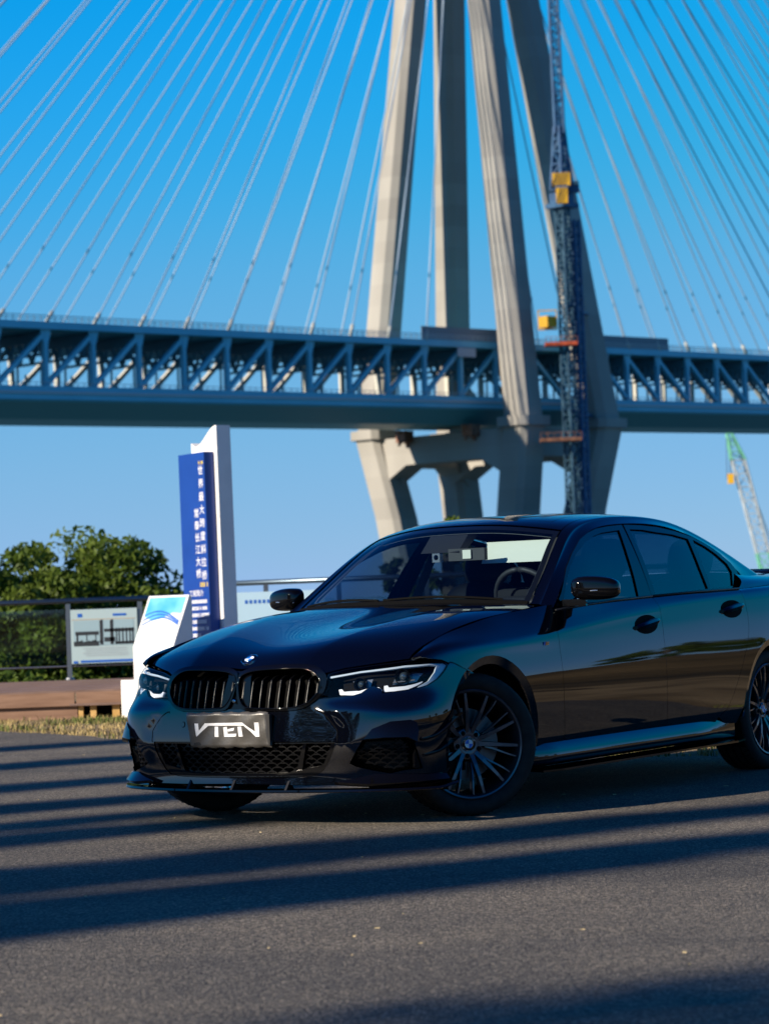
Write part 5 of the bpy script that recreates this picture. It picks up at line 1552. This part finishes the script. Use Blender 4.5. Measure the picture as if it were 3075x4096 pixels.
for sg in (1, -1):
    mr = empty('door_mirror', (-.93, sg * .945, 1.028), 0, fd[0 if sg > 0 else 1])
    wv = Vector((-.36, .93 * sg, 0)).normalized(); fwv = Vector((.93, .36 * sg, 0)).normalized(); up = Vector((0, 0, 1))
    q = superell((0, 0, .006), wv, fwv, up, .122, .066, .060, .62)
    for i, (x, y, z) in enumerate(q.v):      # flatten the rear, drop the outer shoulder
        t = Vector((x, y, 0)).dot(wv) / .122; d = Vector((x, y, 0)).dot(fwv)
        z2 = z * (1 - .12 * max(0, t)) - .004 * t
        if d < -.03: 
            k = (-.03 - d); x += fwv.x * k; y += fwv.y * k
        q.v[i] = (x, y, z2)
    q.build('mirror_cap', m_gloss, mr, True, 50)
    MB().tube([tuple(wv * -.115 + fwv * .035 + Vector((0, 0, -.012))), tuple(wv * 0 + fwv * .0675 + Vector((0, 0, -.006))), tuple(wv * .118 + fwv * .03 + Vector((0, 0, -.004)))], .0035, 6).build('indicator_strip', m_silver, mr, True)
    q = MB(); q.hexa([tuple(wv * a + fwv * b + Vector((0, 0, c_))) for c_, k in ((-.078, 1), (-.045, 1)) for a, b in ((-.165, -.02), (-.05, -.03), (-.05, .02), (-.165, .03))]); q.build('mirror_foot', m_gloss, mr)
    q = MB(); q.add([tuple(wv * a + fwv * -.031 + Vector((0, 0, c_))) for a, c_ in ((-.10, -.045), (.10, -.04), (.10, .045), (-.10, .05))], [(0, 1, 2, 3)]); q.build('mirror_glass', m_chrome, mr)
    q = MB(); q.hexa([(-.03, sg * -.125, -.10), (-.16, sg * -.125, -.095), (-.16, sg * -.14, -.095), (-.03, sg * -.14, -.10), (.0, sg * -.12, -.06), (-.11, sg * -.165, -.02), (-.11, sg * -.175, -.02), (.0, sg * -.13, -.06)]); q.build('mirror_sail', m_gloss, mr)

# ---------------------------------------------------------------- roundels
def roundel(parent, M, r, name='emblem'):
    e = empty(name, (0, 0, 0), 0, parent); e.matrix_local = M
    MB().lathe([(r, -.004), (r, .002), (r * .96, .003), (r * .93, .002)], 40, 'z').build('ring_edge', m_chrome, e, True, 40)
    MB().lathe([(r * .94, .0016), (r * .6, .0030)], 40, 'z').build('ring', m_gloss, e, True)
    MB().lathe([(r * .62, .003), (r * .60, .0042), (r * .57, .0042), (r * .55, .003)], 40, 'z').build('inner_edge', m_chrome, e, True)
    for k in range(4):
        a0 = k * math.pi / 2
        q = MB(); q.add([(0, 0, .0036)] + [(r * .57 * math.cos(a0 + t), r * .57 * math.sin(a0 + t), .0034) for t in np.linspace(0, math.pi / 2, 9)], [(0, *range(1, 10))])
        q.build('quadrant', m_bmwblue if k % 2 else m_wht, e)
    for ch, a in (('B', 140), ('M', 90), ('W', 40)):
        o = link('letter', text_mesh(ch, r * .42), m_chrome, e)
        o.matrix_local = Matrix.Translation((r * .76 * math.cos(R(a)), r * .76 * math.sin(R(a)), .0042)) @ Matrix.Rotation(R(a - 90), 4, 'Z')
    return e
# hood badge lies on the hood surface
_v = 0.86
best = min(np.linspace(.3, 1.6, 400), key=lambda v: abs(S_hood(0, v)[0][0] - .638))
p, n = pt(S_hood, 0, best, .002)
tx_ = Vector((0, 1, 0)); ty_ = n.cross(tx_).normalized()
M = Matrix((( tx_.x, ty_.x, n.x, p.x), (tx_.y, ty_.y, n.y, p.y), (tx_.z, ty_.z, n.z, p.z), (0, 0, 0, 1)))
roundel(hood, M, .041)

# ---------------------------------------------------------------- plate cover
cor = [pt(S_front, u, v, .024)[0] for u, v in OUT['plate']]     # TL (passenger side) TR BR BL
xs_ = sum(c_.x for c_ in cor) / 4 + .012
cor = [Vector((xs_ + (.004 if c_.z > .45 else 0), c_.y, c_.z)) for c_ in cor]
def pl(a, b, off=0.0):   # a 0..1 left->right in the picture, b 0..1 downwards
    t = cor[0].lerp(cor[1], a); s_ = cor[3].lerp(cor[2], a)
    p = t.lerp(s_, b)
    w = .0035 * math.sin(a * 9 + 1) * math.sin(b * 5) + .0018 * math.sin(a * 23 + b * 9) - .010 * abs(a - .5) ** 2 * 2
    return Vector((p.x + w + off, p.y, p.z))
plate = empty('plate_cover', (0, 0, 0), 0, CAR)
q = MB(); NA_, NB_ = 40, 20
for j in range(NB_ + 1):
    for i in range(NA_ + 1):
        a, b = i / NA_, j / NB_
        p = pl(a, b)
        if i in (0, NA_): p.z += .0015 * math.sin(j * 1.3)
        if j in (0, NB_): p.z += .0022 * math.sin(i * .9) + .001 * math.sin(i * 2.3)
        if i in (0, NA_) or j in (0, NB_): p.x -= .012
        q.v.append(tuple(p))
for j in range(NB_):
    for i in range(NA_):
        k = j * (NA_ + 1) + i; q.f.append((k, k + NA_ + 1, k + NA_ + 2, k + 1))
q.build('leather_cover', m_leather, plate, True)
MB().box((sum(c_.x for c_ in cor) / 4 - .018, 0, sum(c_.z for c_ in cor) / 4), (.02, .44, .14)).build('plate_holder', m_plastic, plate)
def pxl(x, y):   # lettering traced on the cover
    b0 = (y - (655 - (x - 530) * .017)) / 254.0
    l = 530 + b0 * 10; r_ = 1113 + b0 * 15
    return ((x - l) / (r_ - l), b0)
LET = [[(600, 730), (628, 730), (630, 782), (676, 728), (697, 746), (604, 826)], [(676, 728), (948, 722), (958, 743), (697, 746)], [(742, 752), (768, 752), (770, 825), (742, 825)],
       [(806, 757), (832, 752), (834, 804), (900, 802), (893, 822), (808, 825)], [(835, 770), (884, 760), (878, 780), (836, 787)], [(912, 752), (940, 751), (941, 822), (914, 823)],
       [(948, 722), (1030, 788), (1030, 722), (1058, 722), (1060, 822), (1032, 823), (958, 743)]]
for L_ in LET:
    P_ = np.array([pxl(*z) for z in L_])
    P_ = resample(P_ * [2.3, 1], .05) / [2.3, 1]
    vv_, ee_, ff_, *_ = delaunay_2d_cdt([Vector((float(a), float(b))) for a, b in P_], [(i, (i + 1) % len(P_)) for i in range(len(P_))], [], 1, 1e-6)
    q = MB(); q.add([tuple(pl(p.x, p.y, .0016)) for p in vv_], [tuple(f) for f in ff_ if pip(np.array([sum(vv_[k].x for k in f) / 3]), np.array([sum(vv_[k].y for k in f) / 3]), P_)[0]])
    q.build('lettering', m_wht, plate)

# ---------------------------------------------------------------- wheels (axis y, outer face +y)
def make_wheel():
    w = empty('wheel', (0, 0, 0), 0, CAR)
    tp = [(.250, .088), (.262, .106), (.285, .117), (.310, .113), (.324, .101), (.3305, .085), (.332, .05), (.332, .0), (.332, -.05), (.3305, -.085), (.324, -.101), (.310, -.113), (.285, -.117), (.262, -.106), (.250, -.088)]
    ty = MB().lathe(tp, 72, 'y').build('tyre', m_rubber, w, True)
    q = MB()
    for yy in (-.045, 0, .045):
        q.lathe([(.3325, yy - .005), (.3325, yy + .005)], 60, 'y')
    q.build('tread_groove', m_void, ty)
    q = MB()
    for k in range(60):
        a = 2 * math.pi * k / 60
        for s_ in (-1, 1):
            c0, c1 = (.3328 * math.cos(a), .062 * s_, .3328 * math.sin(a)), (.3295 * math.cos(a + .03), .092 * s_, .3295 * math.sin(a + .03))
            q.bar(c0, c1, .004, .004)
    q.build('tread_sipe', m_void, ty)['kind'] = 'stuff'
    rm = MB().lathe([(.254, .098), (.2545, .104), (.250, .107), (.243, .105), (.236, .094), (.232, .080), (.226, .05), (.222, -.03), (.226, -.09), (.250, -.10)], 72, 'y').build('rim', m_rim, w, True, 35)
    # spokes: five groups of main, thin, thin, main
    def spoke(a_rim, a_hub, w0, w1, y0, y1, r0=.052, r1=.238, kink=None):
        rings = []
        for t in (0, .25, .55, .8, 1):
            r = r0 + (r1 - r0) * t
            a = a_hub + (a_rim - a_hub) * min(1, t * 1.5) if kink is None else a_hub + (a_rim - a_hub) * t
            y = y0 + (y1 - y0) * t + .010 * math.sin(math.pi * t)
            wd = (w0 + (w1 - w0) * t) / 2
            c, s_ = math.sin(a), math.cos(a)
            cc, tt = Vector((c * r, 0, s_ * r)), Vector((s_, 0, -c))
            rings.append([tuple(cc - tt * wd * .75 + Vector((0, y, 0))), tuple(cc + tt * wd * .75 + Vector((0, y, 0))), tuple(cc + tt * wd + Vector((0, y - .008, 0))), tuple(cc + tt * wd * .9 + Vector((0, y - .034, 0))), tuple(cc - tt * wd * .9 + Vector((0, y - .034, 0))), tuple(cc - tt * wd + Vector((0, y - .008, 0)))])
        return MB().loft(rings)
    for g_ in range(5):
        c = R(72 * g_ + 171.4)
        for sgn in (-1, 1):
            spoke(c + sgn * R(22.3), c + sgn * R(24), .026, .016, .062, .094).build('spoke', m_rim, rm, False)
            spoke(c + sgn * R(9.8), c + sgn * R(16), .012, .008, .055, .091, .085).build('thin_spoke', m_rim, rm, False)
    MB().lathe([(.0, .056), (.040, .058), (.058, .062), (.072, .056), (.078, .03), (.07, -.02)], 40, 'y').build('hub', m_rim, rm, True, 40)
    for g_ in range(5):
        a = R(72 * g_ + 171.4)
        o = MB().lathe([(0, .0635), (.010, .0635), (.0115, .06)], 12, 'y').build('lug_bolt', m_void, rm); o.location = (.056 * math.sin(a), .002, .056 * math.cos(a))
    M = Matrix.Translation((0, .0625, 0)) @ Matrix.Rotation(R(-90), 4, 'X')
    M = M @ Matrix.Rotation(R(180), 4, 'Z')
    roundel(rm, M, .034, 'hub_cap')
    MB().lathe([(.085, .02), (.165, .02), (.165, -.005), (.085, -.005)], 48, 'y', True).build('brake_disc', m_disc, w, True, 30)
    q = MB(); q.loft([[(r * math.sin(a), y, r * math.cos(a)) for r, y in ((.10, .035), (.178, .035), (.178, -.02), (.10, -.02))] for a in np.radians(np.linspace(60, 115, 8))]); q.build('brake_caliper', m_plastic, w, True, 40)
    return w
whl = make_wheel()
STEER = R(-34)
for i, (x, y, rz) in enumerate(((0, .795, STEER), (0, -.795, math.pi + STEER * 1.08), (-2.955, .80, 0), (-2.955, -.80, math.pi))):
    o = whl if i == 0 else copy_tree(whl, CAR)
    o.location = (x - .012, y - .060 * math.copysign(1, y), .332)
    o.rotation_euler = (0, 0, rz)

# ---------------------------------------------------------------- underbody and cabin
q = MB(); q.box((.10, 0, .42), (.86, .80, .36)); q.build('engine_block', m_void, CAR)
q = MB(); q.box((-1.7, 0, .235), (4.2, 1.5, .05)); q.build('floor_pan', m_void, CAR)
q = MB(); q.box((-3.5, 0, .62), (.9, 1.2, .6)); q.build('boot_tub', m_void, CAR)
q = MB()
for sg in (1, -1):
    q.loft([[(x, sg * .775, .27), (x, sg * .775, .94)] for x in (-.62, -2.6)], False, False)
q.build('inner_door_skin', m_inter, CAR)
q = MB(); q.loft([[(-.60, y, .962), (-.80, y, .975), (-1.10, y, .955), (-1.20, y, .90), (-1.22, y, .60), (-.6, y, .55)] for y in np.linspace(-.70, .70, 9)]); q.build('dashboard', m_inter, CAR, True, 50)
q = superell((-1.13, .37, .965), Vector((1, 0, 0)), Vector((0, 1, 0)), Vector((0, 0, 1)), .10, .19, .045, .7); q.build('instrument_hood', m_inter, CAR, True)
Panel(S_gh, rect(1.9, 5.9, 2.1, 5.9), step=.08, gap=0, depth=0, off=-.035).build('headliner', m_liner)
both('pillar_lining', S_gh, rect(.3, 2.1, .35, 2.2, 16), material('pillar_grey', (.05, .055, .06), .8), step=.05, gap=0, depth=0, off=-.03)
both('roof_rail_lining', S_gh, rect(2.1, 6.0, .35, 2.3, 16), m_liner, step=.05, gap=0, depth=0, off=-.03)
for sg in (1, -1):
    q = MB(); q.loft([[(-1.74 - .03, sg * .745, .96), (-1.82 - .03, sg * .745, .96), (-1.82, sg * .73, .96), (-1.74, sg * .73, .96)], [(-1.86, sg * .60, 1.36), (-1.93, sg * .60, 1.36), (-1.93, sg * .585, 1.36), (-1.86, sg * .585, 1.36)]]); q.build('centre_pillar_lining', m_liner, CAR)
def seat(x, y, front=True):
    st = empty('seat', (x, y, .30), 0, CAR)
    superell((0, 0, .10), Vector((1, 0, 0)), Vector((0, 1, 0)), Vector((0, 0, 1)), .27, .25, .11, .5).build('cushion', m_inter, st, True)
    ax_ = Vector((-.30, 0, .95)).normalized(); fx = Vector((.95, 0, .30)).normalized()
    superell(tuple(Vector((-.30, 0, .18)) + ax_ * .31), fx, Vector((0, 1, 0)), ax_, .09, .26, .33, .55).build('backrest', m_inter, st, True)
    superell(tuple(Vector((-.29, 0, .18)) + ax_ * .74), fx, Vector((0, 1, 0)), ax_, .055, .135, .115, .6).build('headrest', m_inter, st, True)
for y in (.37, -.37): seat(-1.50, y)
for y in (.36, -.36): seat(-2.50, y)
# steering wheel
sw = empty('steering_wheel', (-1.22, .37, .98), 0, CAR); sw.rotation_euler = (0, R(-66), 0)
q = MB(); q.tube([(.18 * math.cos(a), .18 * math.sin(a), 0) for a in np.linspace(0, 2 * math.pi, 33)], .015, 8); q.build('wheel_rim', m_inter, sw, True)
q = MB(); q.box((0, 0, 0), (.14, .34, .02)); q.lathe([(0, .02), (.07, .018), (.09, -.02)], 20, 'z'); q.build('wheel_hub', m_inter, sw)
# sun visor, interior mirror, dash camera, sensor housing
vis = MB(); vis.loft([[(-1.20 - .02 + .0, y, 1.292 - .01), (-1.215, y, 1.292), (-1.165, y, 1.182), (-1.155, y, 1.182)] for y in np.linspace(.14, .53, 6)]); vis.build('sun_visor', m_cream, CAR)
q = MB(); q.hexa([(-1.00, .04, 1.20), (-1.03, .04, 1.20), (-1.06, .24, 1.20), (-1.03, .24, 1.20), (-1.00, .04, 1.262), (-1.03, .04, 1.262), (-1.06, .24, 1.262), (-1.03, .24, 1.262)]); q.build('interior_mirror', m_inter, CAR)
MB().box((-1.012, .145, 1.232), (.004, .05, .045)).build('mirror_label', m_cream, CAR)
dc = empty('dash_camera', (-1.02, -.04, 1.222), 0, CAR)
MB().box((0, 0, 0), (.03, .046, .05)).build('camera_body', m_silver, dc); MB().lathe([(0, .024), (.010, .022), (.014, .015)], 16, 'x').build('camera_lens', m_gloss, dc, True)
q = MB(); q.hexa([(-1.0, -.13, 1.245), (-1.06, -.13, 1.245), (-1.06, .10, 1.245), (-1.0, .10, 1.245), (-1.10, -.13, 1.335), (-1.2, -.13, 1.335), (-1.2, .10, 1.335), (-1.10, .10, 1.335)]); q.build('sensor_housing', m_inter, CAR)
# wipers
for y0, y1 in ((.55, -.05), (-.08, -.62)):
    q = MB(); P_ = [pt(S_gh, .06 + .05 * math.sin(3.1 * t), 4 - (y0 + (y1 - y0) * t) / .36, .003)[0] for t in np.linspace(0, 1, 9)]
    q.tube(P_, .006, 6); q.build('wiper', m_void, CAR)
q = MB(); q.loft([[tuple(pt(S_gh, 0.03, v, .006)[0]), tuple(pt(S_gh, 0.03, v, -.02)[0]), tuple(pt(S_gh, -.10, v, -.03)[0] + Vector((.03, 0, -.02))), tuple(pt(S_gh, -.08, v, -.012)[0] + Vector((.02, 0, 0)))] for v in np.linspace(2.05, 5.95, 20)]); q.build('cowl', m_void, CAR)
